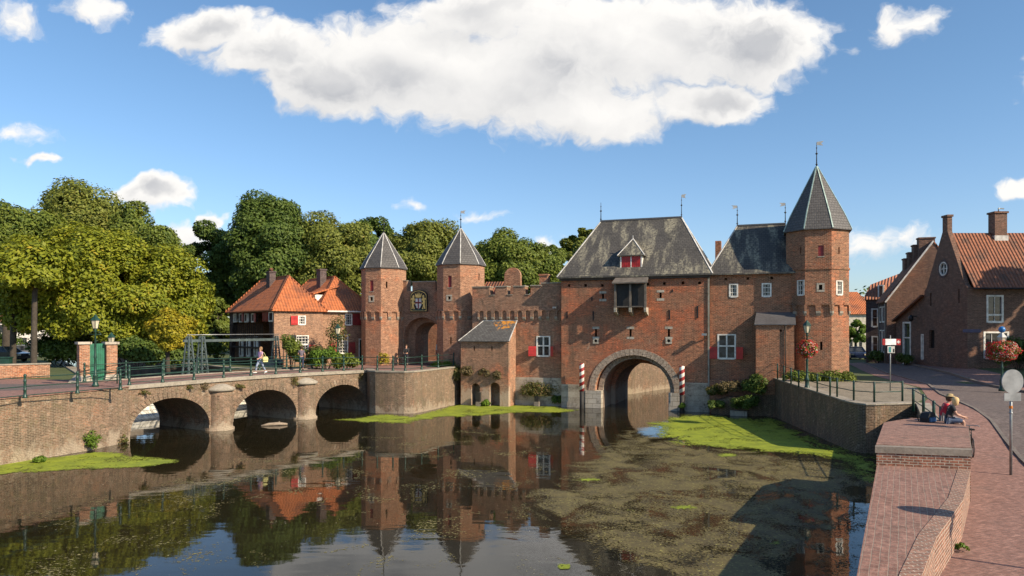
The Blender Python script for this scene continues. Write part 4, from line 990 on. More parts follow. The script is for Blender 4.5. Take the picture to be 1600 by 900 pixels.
# ---- town wall with arcaded parapet
t = thing('town_wall', 'crenellated brick town wall with corbel arches between gate tower and water gate', 'wall', G.w(0, .5), RG)
C_ = Fr(G.w(0, .5)[:2], RG); xL = C_.u(738); xR = .1
zc = C_.hit(810, 497)[1]; zw = C_.hit(810, 461)[1]; zmL = C_.hit(760, 449)[1]
def zt_at(px, py): return C_.hit(px, py)
cw = hole(C_, (838.5, 525), (859.5, 557))
u_ = lambda px: C_.u(px)
topl = [(xR, zmL + .25), (u_(858), zmL + .25), (u_(858), zmL + .22), (u_(828), zmL + .05)]
low_z = zw
outline = [(xL, -1.2), (xR, -1.2), (xR, zmL + .20), (u_(846), zmL + .20), (u_(846), zmL + .02), (u_(829), zmL + .02), (u_(829), low_z), (u_(820), low_z), (u_(820), zmL), (u_(802), zmL), (u_(802), low_z), (u_(792), low_z), (u_(792), zmL), (u_(774), zmL), (u_(774), low_z), (u_(765), low_z), (u_(765), zmL), (xL, zmL)]
a = MB(); a.prism([outline, rect(*cw[:2], *cw[2:])], 0, .8); a.build('wall', B_CURT, t)
window(t, *cw, 2, 1, cross=True); hz = cw[3] - cw[2]
shutter(t, cw[0] - .03, .58, cw[2] + .02, cw[2] + hz * .5, -1, R(25)); shutter(t, cw[1] + .03, .58, cw[2] + .02, cw[2] + hz * .5, 1, R(55))
corbels(t, u_(747), xR, zc + .1, zc + .62, 11, .13, B_CURT)
b = MB()
for (l, r, z) in ((xL, u_(765), zmL), (u_(774), u_(792), zmL), (u_(802), u_(820), zmL), (u_(829), u_(846), zmL + .02), (u_(846), xR, zmL + .2)): b.box(l - .03, r + .03, -.05, .85, z + .002, z + .09)
for (l, r) in ((u_(765), u_(774)), (u_(792), u_(802)), (u_(820), u_(829))): b.box(l + .035, r - .035, -.05, .85, low_z + .002, low_z + .06)
b.build('coping', COPING, t)
b = MB(); b.box(xL, xR, -.10, -.002, -1.2, C_.hit(840, 590)[1]); b.build('stone_plinth', PLAST, t)
b = MB(); u, z = C_.hit(869, 481); b.bar((u, 0, z), (u, -.3, z), .06); b.box(u - .15, u + .12, -.5, -.25, z - .06, z + .08); b.build('floodlight', METAL, t)
# gable and roof behind the wall
gb = C_.w(0, 3.2); K = Fr(gb[:2], RG)
t = thing('gabled_house', 'low tiled building with round topped brick gable peeping over the town wall', 'house', gb, RG)
g0, g1 = K.u(788), K.u(813); gz = K.hit(800, 418)[1]; gs = K.hit(800, 431)[1]
b = MB(); pts = [(g0, 3)] + [((g0 + g1) / 2 - (g1 - g0) / 2 * math.cos(math.pi * i / 12), gs + (gz - gs) * math.sin(math.pi * i / 12)) for i in range(13)] + [(g1, 3)]
b.prism([pts], 0, .35); b.build('gable', B_TOWER, t)
b = MB(); rl, rr_ = K.u(752, 1), K.u(789, 1); zr_ = K.hit(770, 440, 2)[1]; b.add([(rl, .4, zr_ - 1.4), (rr_ + 1, .4, zr_ - 1.4), (rr_ + 1, 2.2, zr_), (rl, 2.2, zr_), (rl, 4, zr_ - 1.4), (rr_ + 1, 4, zr_ - 1.4)], [(0, 1, 2, 3), (3, 2, 5, 4), (0, 3, 4), (1, 5, 2), (0, 4, 5, 1)]); b.build('roof', TILE_D, t)
b = MB(); b.box(rl + .1, rr_ + .8, .5, 3.9, LZ, zr_ - 1.4); b.build('wall', B_CURT, t)
t = thing('chimney_stack', 'square brick chimney rising behind the right end of the town wall', 'chimney', C_.w(C_.u(851, 1.2), 1.2), RG)
b = MB(); zz = C_.hit(851, 431, 1.2)[1]; b.box(-.34, .34, -.34, .34, LZ, zz); b.box(-.4, .4, -.4, .4, zz, zz + .12); b.build('shaft', B_TOWER, t)
# lean-to at the water
yl = -1.7
t = thing('lean_to', 'brick lean-to with two arched water openings and orange lichen on its slate roof', 'annex', C_.w(C_.u(720, yl), yl), RG)
Q = Fr(C_.w(C_.u(720, yl), yl)[:2], RG); UL = Q.u(794.5); ze = Q.hit(757, 532)[1]; zt = Q.hit(770, 501, 1.7)[1]
o1 = arch(Q.u(743), .36, -1.2, Q.hit(743, 606)[1], .36, 10); o2 = arch(Q.u(773), .42, -1.2, Q.hit(773, 606)[1], .42, 10)
a = MB(); a.prism([[(0, -1.2)] + o1 + o2 + [(UL, -1.2), (UL, ze), (0, ze)]] + [rect(Q.u(px) - .05, Q.u(px) + .05, Q.hit(px, 548)[1], Q.hit(px, 541)[1]) for px in (741, 768.5)], 0, .4)
a.box(.3, UL - .3, 1.0, 1.66, -1.2, ze - .1)
a.build('wall', B_CURT, t)
with face((UL, .402, 0), R(90)):
    b = MB(); b.prism([[(0, -1.2), (1.29, -1.2), (1.29, zt - .08), (0, ze + .35)]], 0, .35); b.build('side_wall', B_TOWER, t)
with face((0, 1.69, 0), R(-90)):
    b = MB(); b.prism([[(0, -1.2), (1.28, -1.2), (1.28, ze - .02), (0, ze - .02)]], 0, .35); b.build('side_wall', B_CURT, t)
def _lich(q, bs):
    oc = q.new('ShaderNodeTexCoord').outputs['Object']; uv = q.new('ShaderNodeUVMap').outputs[0]
    bt = q.new('ShaderNodeTexBrick'); q.l.new(uv, bt.inputs['Vector']); bt.inputs['Scale'].default_value = 1; bt.inputs['Brick Width'].default_value = .26; bt.inputs['Row Height'].default_value = .18; bt.inputs['Mortar Size'].default_value = .015
    bt.inputs['Color1'].default_value = (.08, .075, .07, 1); bt.inputs['Color2'].default_value = (.13, .125, .115, 1); bt.inputs['Mortar'].default_value = (.03, .03, .03, 1)
    sp = q.new('ShaderNodeSeparateXYZ'); q.l.new(oc, sp.inputs[0])
    fx = q.ramp(sp.outputs[0], 1.2, 3.0); fz = q.ramp(sp.outputs[2], ze + .35, zt - .2)
    n = q.noise(oc, 3.4, 6, .7)
    f = q.ramp(q.math('MULTIPLY_ADD', q.math('MULTIPLY', fx, fz), .26, n), .70, .78)
    q.l.new(q.mix(f, bt.outputs['Color'], (.55, .22, .02)), bs.inputs['Base Color']); bump(q, bs, bt.outputs['Fac'], -.4, .02)
V = [(-.12, -.2, ze - .02), (UL + .12, -.2, ze - .02), (UL + .12, 1.68, zt), (1.25, 1.68, zt), (-.12, 1.68, ze + .2)]
b = MB(); b.add(V + [(x, y, z - .08) for x, y, z in V], [(0, 1, 2, 3), (0, 3, 4), (5, 8, 7, 6), (5, 9, 8), (0, 5, 6, 1), (1, 6, 7, 2), (2, 7, 8, 3), (3, 8, 9, 4), (4, 9, 5, 0)]); b.build('roof', mat('slate_orange_lichen', rough=.8, build=_lich), t)
hips(t, [(V[0], V[3]), (V[3], V[2]), (V[1], V[2])], .035)
for px in (748, 839):
    F = Q if px == 748 else C_
    yy_ = -.35 if px == 748 else -.5
    u, z1 = F.hit(px, 613, yy_); p = F.w(u, yy_)
    s_ = thing('guide_post', 'short black timber post in the water by the lean-to openings' if px == 748 else 'short black timber post in the water under the white window', 'post', (p.x, p.y, 0), RG)
    MB().box(-.16, .16, -.14, .14, .35, z1).build('timber', BLACKW, s_); MB().box(-.19, .19, -.17, .17, -1, .348).build('stone_foot', CONC, s_)

# ---- two tiled houses left of the gate
def hip_roof(parent, x0, x1, y0, y1, ze, zr_, fi, bi, m, ov=.25, axis='y', rm=None):
    xm_ = (x0 + x1) / 2
    V = [(x0 - ov, y0 - ov, ze), (x1 + ov, y0 - ov, ze), (x1 + ov, y1 + ov, ze), (x0 - ov, y1 + ov, ze), (xm_, y0 + fi, zr_), (xm_, y1 - bi, zr_)]
    V += [(x, y, z - .1) for x, y, z in V[:4]]
    o = tri_roof(parent, 'roof', V, [(0, 1, 4), (1, 2, 5, 4), (2, 3, 5), (3, 0, 4, 5), (0, 6, 7, 1), (1, 7, 8, 2), (2, 8, 9, 3), (3, 9, 6, 0), (6, 9, 8, 7)], m)
    hips(o, [(V[0], V[4]), (V[1], V[4]), (V[2], V[5]), (V[3], V[5]), (V[4], V[5])], .08, rm or m, 'ridge_tiles')
    return o
RH = math.atan2(.63, .78)
A = Fr((-19.4, 60.0), RH)
t = HA = thing('canal_house', 'low brick house with orange hipped roof, white windows and red shutters', 'house', (-19.4, 60, 0), RH)
wA = A.u(504.5); lA = 11.0; eA = 7.55
v1 = hole(A, (466, 493), (477.5, 507.5)); v2 = hole(A, (462, 524), (482, 558))
a = MB(); a.prism([rect(0, wA, 2, eA), rect(*v1[:2], *v1[2:]), rect(*v2[:2], *v2[2:])], 0, .35); a.box(wA - .35, wA, .352, lA, 2, eA - .01); a.box(.36, wA - .36, lA - .35, lA, 2, eA); a.build('wall', B_HOUSE, t)
S = Fr(A.w(0, lA)[:2], RH - R(90))
sw = []; 
for px in (367, 376, 384, 395): sw.append(hole(S, (px - 2.2, 490), (px + 2.2, 503)))
sw.append(hole(S, (420, 487.5), (426.5, 502)))
lw = [hole(S, (px - 2, 526), (px + 2, 557)) for px in (376, 387, 399)]
with face((0, lA, 0), R(-90)):
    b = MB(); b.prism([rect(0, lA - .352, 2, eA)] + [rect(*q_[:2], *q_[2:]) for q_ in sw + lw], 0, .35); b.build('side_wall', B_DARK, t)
    for q_ in sw: window(t, *q_, 2, 3, fr=.08)
    for q_ in lw: window(t, *q_, 2, 4, fr=.12)
    for q_ in (sw[1], sw[3]): shutter(t, q_[1] + .05, .6, q_[2], q_[3], 1, R(5), m=SHUT_BACK)
    shutter(t, sw[4][0] - .05, 1.0, sw[4][2], sw[4][3], -1, R(5), m=DRED)
    b = MB()
    for i in range(17): x = .4 + i * .5; b.box(x - .02, x + .02, -.05, 0, 5.3, 6.45)
    b.box(.2, 8.6, -.06, -.052 + .05, 5.18, 5.30); b.box(.2, 8.6, -.1, 0, 4.3, 4.45); b.build('timber_cladding', DTIMBER, t)
window(t, *v1, 3, 3); window(t, *v2, 4, 7, fr=.08); 
b = MB(); zmid = v2[2] + (v2[3] - v2[2]) * .58; b.box(v2[0], v2[1], -.04, .1, zmid - .07, zmid + .07); b.build('transom', WHITE, t)
shutter(t, v1[0] - .04, .62, v1[2], v1[3] - .03, -1, R(5)); hz = v2[3] - v2[2]
shutter(t, v2[0] - .04, .55, v2[2], v2[2] + hz * .56, -1, R(8)); shutter(t, v2[1] + .04, .62, v2[2], v2[2] + hz * .56, 1, R(8))
hip_roof(t, 0, wA, 0, lA, eA, 10.55, 2.15, 2.6, TILE_O, .3)
cy_ = 4.6; b = MB(); b.box(wA / 2 - .75, wA / 2 - .2, cy_, cy_ + .8, 9.3, 10.95); b.box(wA / 2 - .8, wA / 2 - .15, cy_ - .05, cy_ + .85, 10.952, 11.05); co = b.build('chimney', B_DARK, t)
b = MB()
for k in range(2): b.lathe([(.1, 11.05), (.13, 11.25), (.1, 11.35)], 8, (wA / 2 - .48, cy_ + .2 + .4 * k))
b.build('chimney_pot', TILE_D, co)
b = MB()
for dx in (0.0, .28): b.bar((1.15 + dx, -1.0, 2.5), (1.15 + dx, -1.0, 5.35), .05)
b.box(1.05, 1.5, -1.05, -.95, 5.0, 5.35)
hp = A.w(1.2, -1.0); 
o = thing('notice_post', 'thin dark twin-legged notice post in front of the sunlit house wall', 'notice post', (hp.x, hp.y, LZ), RH)
MB().bar((-.1, 0, 0), (-.1, 0, 2.55), .05).bar((.15, 0, 0), (.15, 0, 2.75), .05).build('legs', IRON, o); MB().box(-.22, .27, -.04, .04, 2.2, 2.6).build('board', IRON, o)
# second house
Bo = A.w(wA, .7); B = Fr(Bo[:2], RH)
t = thing('canal_house', 'second brick house with orange roof, white dormer and dark wall beside the gate tower', 'house', (Bo.x, Bo.y, 0), RH)
wB = 5.2; lB = 10; eB = 7.6
v1 = hole(B, (539, 490), (550, 508)); v2 = hole(B, (527, 523), (543.5, 552)); dr = hole(B, (562, 531), (569, 566))
a = MB(); a.prism([rect(.003, wB, 2, eB), rect(*v1[:2], *v1[2:]), rect(*v2[:2], *v2[2:]), rect(dr[0], dr[1], 2.6, dr[3])], 0, .35); a.box(wB - .35, wB, .352, lB, 2, eB - .01); a.build('wall', B_HOUSE, t)
window(t, *v1, 3, 4); window(t, *v2, 4, 6, fr=.07)
MB().box(dr[0], dr[1], .1, .16, 2.6, dr[3]).build('door', GREEN, t); MB().box(dr[0] - .1, dr[0] - .002, -.03, .05, 2.6, dr[3] + .1).box(dr[0], dr[1], -.03, .05, dr[3] + .002, dr[3] + .1).build('door_frame', WHITE, t)
shutter(t, v1[1] + .04, .75, v1[2], v1[3], 1, R(5), m=DRED); hz = v2[3] - v2[2]
shutter(t, v2[0] - .04, .62, v2[2], v2[2] + hz * .6, -1, R(5), m=DRED); shutter(t, v2[1] + .04, .62, v2[2], v2[2] + hz * .6, 1, R(5), m=DRED)
hip_roof(t, 0, wB, 0, lB, eB, 10.75, 2.5, 2, TILE_O, .28)
MB().box(-.2, wB + .2, -.36, -.28, eB - .14, eB - .02).build('gutter', WHITE, t)
MB().box(wB / 2 - .9, wB / 2 - .3, 3.6, 4.4, 9.5, 11.35).box(wB / 2 - .96, wB / 2 - .24, 3.55, 4.45, 11.352, 11.48).build('chimney', B_DARK, t)
with face((0.25, 2.2, 0), R(-90)):
    do = MB().prism([[(-.55, 7.7), (.75, 7.7), (.75, 9.0), (-.55, 9.0)]], 0, 1.6).build('dormer', WHITE, t)
    MB().hexa([(-.75, -.25, 9.0), (.95, -.25, 9.0), (.95, 2.2, 9.75), (-.75, 2.2, 9.75)], [(-.75, -.25, 9.12), (.95, -.25, 9.12), (.95, 2.2, 9.87), (-.75, 2.2, 9.87)]).build('dormer_roof', TILE_O, do)
    MB().box(-.4, .6, -.03, 0, 7.9, 8.85).build('pane', GLASS, do)
# ---- houses on the right bank
t = H1 = thing('gabled_house', 'large brown brick house with tall gable, round window and tiled roof', 'house', (33.4, 54.0, 0), 0)
F = Fr((33.4, 54.0), 0); GW = 5.6; EH = 9.05; L1 = 26
def hz_(px, py): return F.hit(px, py)
a1 = hole(F, (1541.5, 461), (1567.5, 504)); a2 = hole(F, (1537, 518), (1576, 560)); a1 = (a1[0], a1[1], a1[2], a1[3])
apz = Fr((33.4, 56.8), 0).hit(1478, 364)[1]
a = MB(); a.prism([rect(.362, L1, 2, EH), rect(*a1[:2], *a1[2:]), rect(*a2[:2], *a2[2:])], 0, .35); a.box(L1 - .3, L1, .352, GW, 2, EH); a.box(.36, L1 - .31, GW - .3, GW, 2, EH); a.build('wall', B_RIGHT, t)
GF = Fr((33.4, 59.6), R(-90))
def round_(cx, cz, r): return [(cx + r * math.cos(k * math.pi / 8), cz + r * math.sin(k * math.pi / 8)) for k in range(16)]
gx, gz = GF.hit(1474, 420)
sl = [hole(GF, (1453, 458), (1455.5, 478)), hole(GF, (1497, 452), (1499.5, 473)), hole(GF, (1451.5, 516), (1460, 544))]
with face((0, GW, 0), R(-90)):
    b = MB(); b.prism([[(0, 2), (GW, 2), (GW, EH), (GW - .3, EH + .25), (GW / 2 + .35, apz + .1), (GW / 2 + .35, apz + 1.2), (GW / 2 - .3, apz + 1.2), (GW / 2 - .3, apz + .1), (.3, EH + .25), (0, EH)], round_(gx, gz, .55)] + [rect(*q_[:2], *q_[2:]) for q_ in sl], 0, .36); b.build('gable', B_RIGHT, t)
    b = MB(); b.prism([round_(gx, gz, .55), round_(gx, gz, .46)], -.02, .1); b.box(gx - .025, gx + .025, .02, .08, gz - .5, gz + .5); b.box(gx - .5, gx + .5, .021, .079, gz - .025, gz + .025); wo_ = b.build('window', WHITE, t); MB().prism([round_(gx, gz, .47)], .1, .13).build('pane', GLASS, wo_)
    b = MB(); b.prism([round_(gx, gz, .72), round_(gx, gz, .56)], -.03, .05); b.build('brick_surround', B_DARK, t)
    b = MB(); b.box(GW / 2 - .38, GW / 2 + .43, -.06, .42, apz + 1.2, apz + 1.36); b.build('gable_cap', B_RIGHT, t)
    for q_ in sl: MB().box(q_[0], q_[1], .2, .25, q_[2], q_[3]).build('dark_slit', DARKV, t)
window(t, *a1, 2, 1, fr=.12); window(t, *a2, 3, 1, fr=.12)
MB().box(a1[0] - .02, a1[1] + .02, -.06, .06, a1[2] - .0, a1[2] + .1).build('sill', WHITE, t)
b = MB(); zz = a1[2] + (a1[3] - a1[2]) * .28; b.box(a1[0], a1[1], -.04, .08, zz - .06, zz + .06); b.build('transom', WHITE, t)
V = [(.3, -.35, EH - .05), (L1, -.35, EH - .05), (L1, GW + .35, EH - .05), (.3, GW + .35, EH - .05), (.3, GW / 2, apz), (L1, GW / 2, apz)]; V += [(x, y, z - .12) for x, y, z in V]
tri_roof(t, 'roof', V, [(0, 1, 5, 4), (2, 3, 4, 5), (6, 10, 11, 7), (8, 11, 10, 9), (0, 6, 7, 1), (3, 2, 8, 9), (0, 4, 10, 6), (4, 3, 9, 10), (1, 7, 11, 5), (5, 11, 8, 2)], TILE_D)
MB().tube([(.2, -.42, EH - .12), (L1, -.42, EH - .12)], .07, 6).build('gutter', IRON, t)
cx0 = Fr((33.4, 56.6), 0).u(1552); cx1 = Fr((33.4, 56.6), 0).u(1571); cz = Fr((33.4, 56.4), 0).hit(1560, 333)[1]
co = MB().box(cx0, cx1, 2.4, 3.2, apz - 1.1, cz).box(cx0 - .08, cx1 + .08, 2.32, 3.28, cz + .001, cz + .14).build('chimney', B_RIGHT, t)
MB().box(cx0 - .06, cx1 + .06, 2.34, 3.26, apz - .9, apz - .25).build('flashing', LEADL, co)
MB().tube([(cx0 + .4, 2.6, cz + .14), (cx0 + .4, 2.6, cz + .4), (cx0 + 1.0, 2.9, cz + .42)], .05, 6).build('cowl', METAL, co)
x_, z_ = F.hit(1518, 517); MB().box(x_ - .65, x_ + .65, -.05, -.003, z_ - .12, z_ + .12).build('street_name_plate', mat('dark_blue_plate', (.03, .03, .10), .4), t)
# annex beside the gable
t = thing('house_annex', 'low sloping roofed brick annex with white door between the two gables', 'annex', (33.45, 59.7, 0), 0)
ANL = 4.4; AF = Fr((33.45, 59.7 + ANL), R(-90)); zlo = AF.hit(1405, 502)[1]
ad = hole(AF, (1411, 503), (1423.5, 569)); aw = hole(AF, (1439.5, 522), (1446.5, 562)); aw = (aw[0], min(aw[1], ANL - .1), aw[2], aw[3]); au = hole(AF, (1440.5, 468), (1445, 495))
with face((0, ANL, 0), R(-90)):
    b = MB(); b.prism([[(0, 2), (ad[0], 2), (ad[0], ad[3]), (ad[1], ad[3]), (ad[1], 2), (ANL, 2), (ANL, EH - .4), (0, zlo)], rect(*aw[:2], *aw[2:])], 0, .35); b.build('wall', B_RIGHT, t)
    window(t, *aw, 2, 3, fr=.1)
    f_ = MB().box(ad[0], ad[0] + .14, -.04, .2, 2, ad[3]).box(ad[1] - .14, ad[1], -.04, .2, 2, ad[3]).box(ad[0] + .141, ad[1] - .141, -.04, .2, ad[3] - .14, ad[3]).box(ad[0] + .141, ad[1] - .141, -.035, .18, ad[3] - 1.4, ad[3] - 1.28).build('door_frame', WHITE, t)
    MB().box(ad[0] + .14, ad[1] - .14, .1, .16, 2, ad[3] - 1.4).build('door', GREEN, t); MB().box(ad[0] + .14, ad[1] - .14, .1, .14, ad[3] - 1.28, ad[3] - .14).build('fanlight', GLASS, t)
    o = MB().bar((ad[1] + .9, -.02, 7.0), (ad[1] + .9, -.5, 7.1), .05).lathe([(.08, 6.6), (.2, 6.75), (.2, 7.0), (.05, 7.15)], 6, (ad[1] + .9, -.5)).build('wall_lantern', IRON, t)
b = MB(); b.hexa([(-.35, -.02, EH - .45), (6, -.02, EH - .45), (6, ANL + .1, zlo - .05), (-.35, ANL + .1, zlo - .05)], [(-.35, -.02, EH - .3), (6, -.02, EH - .3), (6, ANL + .1, zlo + .1), (-.35, ANL + .1, zlo + .1)]); b.build('roof', TILE_D, t)
# second gable with chimneys
t = thing('gabled_house', 'brick house with white sloping verge and row of stepped chimneys', 'house', (32.9, 64.6, 0), R(-16))
F2 = Fr((32.9, 64.6), R(-16)); ez2 = F2.hit(1389, 471)[1]; ax, az2 = F2.hit(1458, 378); W2_ = ax * 2
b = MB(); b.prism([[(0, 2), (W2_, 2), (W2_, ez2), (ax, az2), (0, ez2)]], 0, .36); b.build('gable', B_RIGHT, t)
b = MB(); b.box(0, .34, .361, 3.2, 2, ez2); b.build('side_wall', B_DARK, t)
hips(t, [((-.15, -.08, ez2 - .08), (ax, -.08, az2 + .08))], .09, WHITE, 'verge_board')
b = MB(); b.hexa([(-.3, -.05, ez2 - .1), (-.3, 3.2, ez2 - .1), (ax, 3.2, az2 + .02), (ax, -.05, az2 + .02)], [(-.3, -.05, ez2 + .04), (-.3, 3.2, ez2 + .04), (ax, 3.2, az2 + .16), (ax, -.05, az2 + .16)]); b.hexa([(W2_ + .3, -.05, ez2 - .1), (W2_ + .3, 3.2, ez2 - .1), (ax + .001, 3.2, az2 + .02), (ax + .001, -.05, az2 + .02)], [(W2_ + .3, -.05, ez2 + .04), (W2_ + .3, 3.2, ez2 + .04), (ax + .001, 3.2, az2 + .16), (ax + .001, -.05, az2 + .16)]); b.build('roof', TILE_D, t)
for (xa_, xb_, yt, dy) in ((1436, 1461, 373, .4), (1427.5, 1437.5, 384, .9), (1419.5, 1428, 395.5, 1.4), (1413, 1420.5, 405, 1.9)):
    l, r = F2.u(xa_, dy), F2.u(xb_, dy); zz = F2.hit(1440, yt, dy)[1]
    MB().box(l, r, dy, dy + .8, ez2 - .5, zz).box(l - .06, r + .06, dy - .06, dy + .86, zz + .001, zz + .12).build('chimney', B_RIGHT, t)
b = MB(); 
for y in (.25, 3.0): b.tube([(-.1, y, 2.5), (-.1, y, ez2)], .06, 6)
b.build('drainpipe', COPING, t)
with face((0, 3.2, 0), R(-90)):
    for x0_ in (1.6, .25): window(t, x0_, x0_ + 1.0, 3.9, 5.9, 2, 2, y=-.02); window(t, x0_, x0_ + 1.0, 6.6, 8.0, 2, 2, y=-.02)
# third: mansard house
t = thing('mansard_house', 'dark narrow brick house with mansard tile roof and dormer at the street bend', 'house', (33.75, 70.2, 0), R(-30))
F3 = Fr((33.75, 70.2), R(-30)); W3 = F3.u(1420); e3 = F3.hit(1360, 468)[1]; m3 = F3.hit(1360, 445, .9)[1]
q1, q2 = hole(F3, (1361.5, 482), (1372.5, 511)), hole(F3, (1362, 525), (1373, 553))
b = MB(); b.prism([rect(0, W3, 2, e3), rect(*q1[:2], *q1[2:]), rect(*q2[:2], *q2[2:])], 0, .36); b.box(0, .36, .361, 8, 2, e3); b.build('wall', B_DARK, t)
window(t, *q1, 1, 2, fr=.12); window(t, *q2, 1, 2, fr=.12)
zr3 = F3.hit(1413, 424, 3.5)[1]; xk = F3.u(1413, 3.5)
V = [(-.25, -.25, e3), (W3, -.25, e3), (W3, 9, e3), (-.25, 9, e3), (.35, .7, m3), (W3, .7, m3), (W3, 8, m3), (.35, 8, m3), (xk, 3.8, zr3), (W3, 3.8, zr3)]
tri_roof(t, 'roof', V, [(0, 1, 5, 4), (1, 2, 6, 5), (2, 3, 7, 6), (3, 0, 4, 7), (4, 5, 9, 8), (6, 7, 8, 9), (7, 4, 8), (5, 6, 9), (3, 2, 1, 0)], TILE_F)
q3 = hole(F3, (1371.5, 445), (1381, 467), -.1); do = MB().box(q3[0], q3[1], -.1, 1.2, q3[2], q3[3]).build('dormer', WHITE, t); MB().box(q3[0] + .12, q3[1] - .12, -.13, -.101, q3[2] + .1, q3[3] - .12).build('pane', GLASS, do)
# far buildings at the bend
F4 = Fr((48.0, 108.0), 0)
t = thing('far_house', 'distant pale house with orange roof beyond the street bend', 'house', (48, 108, 0), 0)
l4, e4 = F4.hit(1318, 491); r4, _ = F4.hit(1370, 491); _, p4 = F4.hit(1346, 456, 4)
MB().box(l4, r4, 0, 8, 2, e4).build('wall', mat('cream_render', (.50, .46, .38), .8), t)
V = [(l4 - .4, -.4, e4), (r4 + .4, -.4, e4), (r4 + .4, 8.4, e4), (l4 - .4, 8.4, e4), ((l4 + r4) / 2, 4, p4), (r4 - 1, 4, p4)]
tri_roof(t, 'roof', V, [(0, 1, 5, 4), (1, 2, 5), (2, 3, 4, 5), (3, 0, 4), (3, 2, 1, 0)], TILE_O)
for px in (1330, 1345): q_ = hole(F4, (px - 2, 530), (px + 2, 545)); MB().box(q_[0], q_[1], -.05, 0, q_[2], q_[3]).build('window', GLASS, t)
MB().box((l4 + r4) / 2 - .5, (l4 + r4) / 2 + .1, 3.8, 4.5, p4 - .5, p4 + .9).build('chimney', B_DARK, t)
FL = Fr((-84, 118), R(14))
t = thing('far_house', 'distant white and pink rendered house at the left edge behind the cars', 'house', (-84, 118, 0), R(14))
MB().box(-18, 7.5, 0, 8, 2, 7.2).build('wall', mat('white_render', (.72, .66, .60), .8), t)
tri_roof(t, 'roof', [(-18.4, -.4, 7.2), (7.9, -.4, 7.2), (7.9, 8.4, 7.2), (-18.4, 8.4, 7.2), (-18.4, 4, 10.5), (7.9, 4, 10.5)], [(0, 1, 5, 4), (2, 3, 4, 5), (0, 4, 3), (1, 2, 5), (3, 2, 1, 0)], TILE_F)
for x in (-16, -13, -10, -7, -4, -1, 2, 5):
    for z in (3.4, 5.5): MB().box(x - .5, x + .5, -.04, 0, z, z + 1.2).build('window', GLASS, t)
MB().box(-2, 1, -.06, -.001, 2, 7).build('pink_bay', mat('pink_render', (.6, .32, .3), .8), t)

# ================================================================ gate pillars, walls, frames on the left
gd = (onz(175, 596.0, LZ) - onz(130, 598, LZ)); ra = math.atan2(gd.y, gd.x)
gp = onz(130, 598, LZ); t = thing('garden_gate', 'two red brick gate pillars with stone caps and solid green door', 'gate', (gp.x, gp.y, LZ), ra)
Gt = Fr((gp.x, gp.y), ra)
for px0, px1 in ((124, 140.5), (166.5, 183.5)):
    x0, x1 = Gt.u(px0), Gt.u(px1); zt = Gt.hit((px0 + px1) / 2, 538)[1] - LZ
    po = MB().box(x0, x1, 0, x1 - x0, .42, zt).build('pillar', B_TOWER, t); MB().box(x0 - .09, x1 + .09, -.09, x1 - x0 + .09, zt + .001, zt + .14).build('cap', STONE, po)
    MB().hexa([(x0 - .12, -.12, 0), (x1 + .12, -.12, 0), (x1 + .12, x1 - x0 + .12, 0), (x0 - .12, x1 - x0 + .12, 0)], [(x0 - .03, -.03, .42), (x1 + .03, -.03, .42), (x1 + .03, x1 - x0 + .03, .42), (x0 - .03, x1 - x0 + .03, .42)]).build('base', STONE, po)
x0, x1 = Gt.u(139), Gt.u(166); b = MB(); zt = Gt.hit(150, 537)[1] - LZ; b.box(x0 + .01, x1 - .01, .25, .31, .05, zt)
for k in range(1, 8): xk = x0 + (x1 - x0) * k / 8; b.box(xk - .01, xk + .01, .235, .249, .06, zt - .02)
b.build('door', GATEGREEN, t)
q0 = onz(-120, 597, LZ); q1 = onz(78, 589.5, LZ); ra = math.atan2(q1.y - q0.y, q1.x - q0.x); Lw = (q1 - q0).length
t = thing('low_wall', 'low brick wall with pale capping in front of the cars', 'wall', (q0.x, q0.y, LZ), ra); zt = (589.5 - 569) / FX * q1.y
MB().box(0, Lw, 0, .3, 0, zt).build('brickwork', B_TOWER, t); MB().box(-.05, Lw + .05, -.05, .35, zt + .001, zt + .08).build('capping', COPING, t)
q0 = onz(-8, 584, LZ)
t = thing('utility_box', 'green metal cabinet standing behind the low wall', 'cabinet', (at(5, 49).x, 49, LZ), R(10))
MB().box(-.75, .35, 0, .5, 0, .95 + .2).box(-.8, .4, -.05, .55, 1.152, 1.22).build('casing', GREEN, t); MB().box(-.04 - .2, .0 - .2, -.02, 0, .1, 1.05).build('door_seam', STEEL, t); MB().box(-.6, -.3, -.012, 0, .7, .9).build('label_plate', WHITE, t)

# lattice lifting frame behind the bridge
def lattice(parent, p0, wb, wt, h, ang):
    b = MB(); c, s_ = math.cos(ang), math.sin(ang)
    def P(u, v, z): return (p0[0] + u * c - v * s_, p0[1] + u * s_ + v * c, z)
    n = 5
    for sx in (-1, 1):
        for sy in (-1, 1): b.bar(P(sx * wb / 2, sy * wb / 2, 0), P(sx * wt / 2, sy * wt / 2, h), .085)
    for i in range(n):
        z0, z1 = h * i / n, h * (i + 1) / n; w0, w1 = wb + (wt - wb) * i / n, wb + (wt - wb) * (i + 1) / n
        for sy in (-1, 1):
            b.bar(P(-w0 / 2, sy * w0 / 2, z0), P(w1 / 2, sy * w1 / 2, z1), .03); b.bar(P(w0 / 2, sy * w0 / 2, z0), P(-w1 / 2, sy * w1 / 2, z1), .03)
            b.bar(P(-w1 / 2, sy * w1 / 2, z1), P(w1 / 2, sy * w1 / 2, z1), .05)
    return b.build('lattice_leg', STEEL, parent)
la, lb = at(303, 50.5, z=2.7), at(431, 58.0, z=2.7); ra = math.atan2(lb.y - la.y, lb.x - la.x); LL = (Vector(lb[:2]) - Vector(la[:2])).length
t = thing('sluice_frame', 'grey steel lattice lifting frame with long beams behind the bridge', 'lifting frame', (la.x, la.y, 2.5), ra)
hh = 2.95
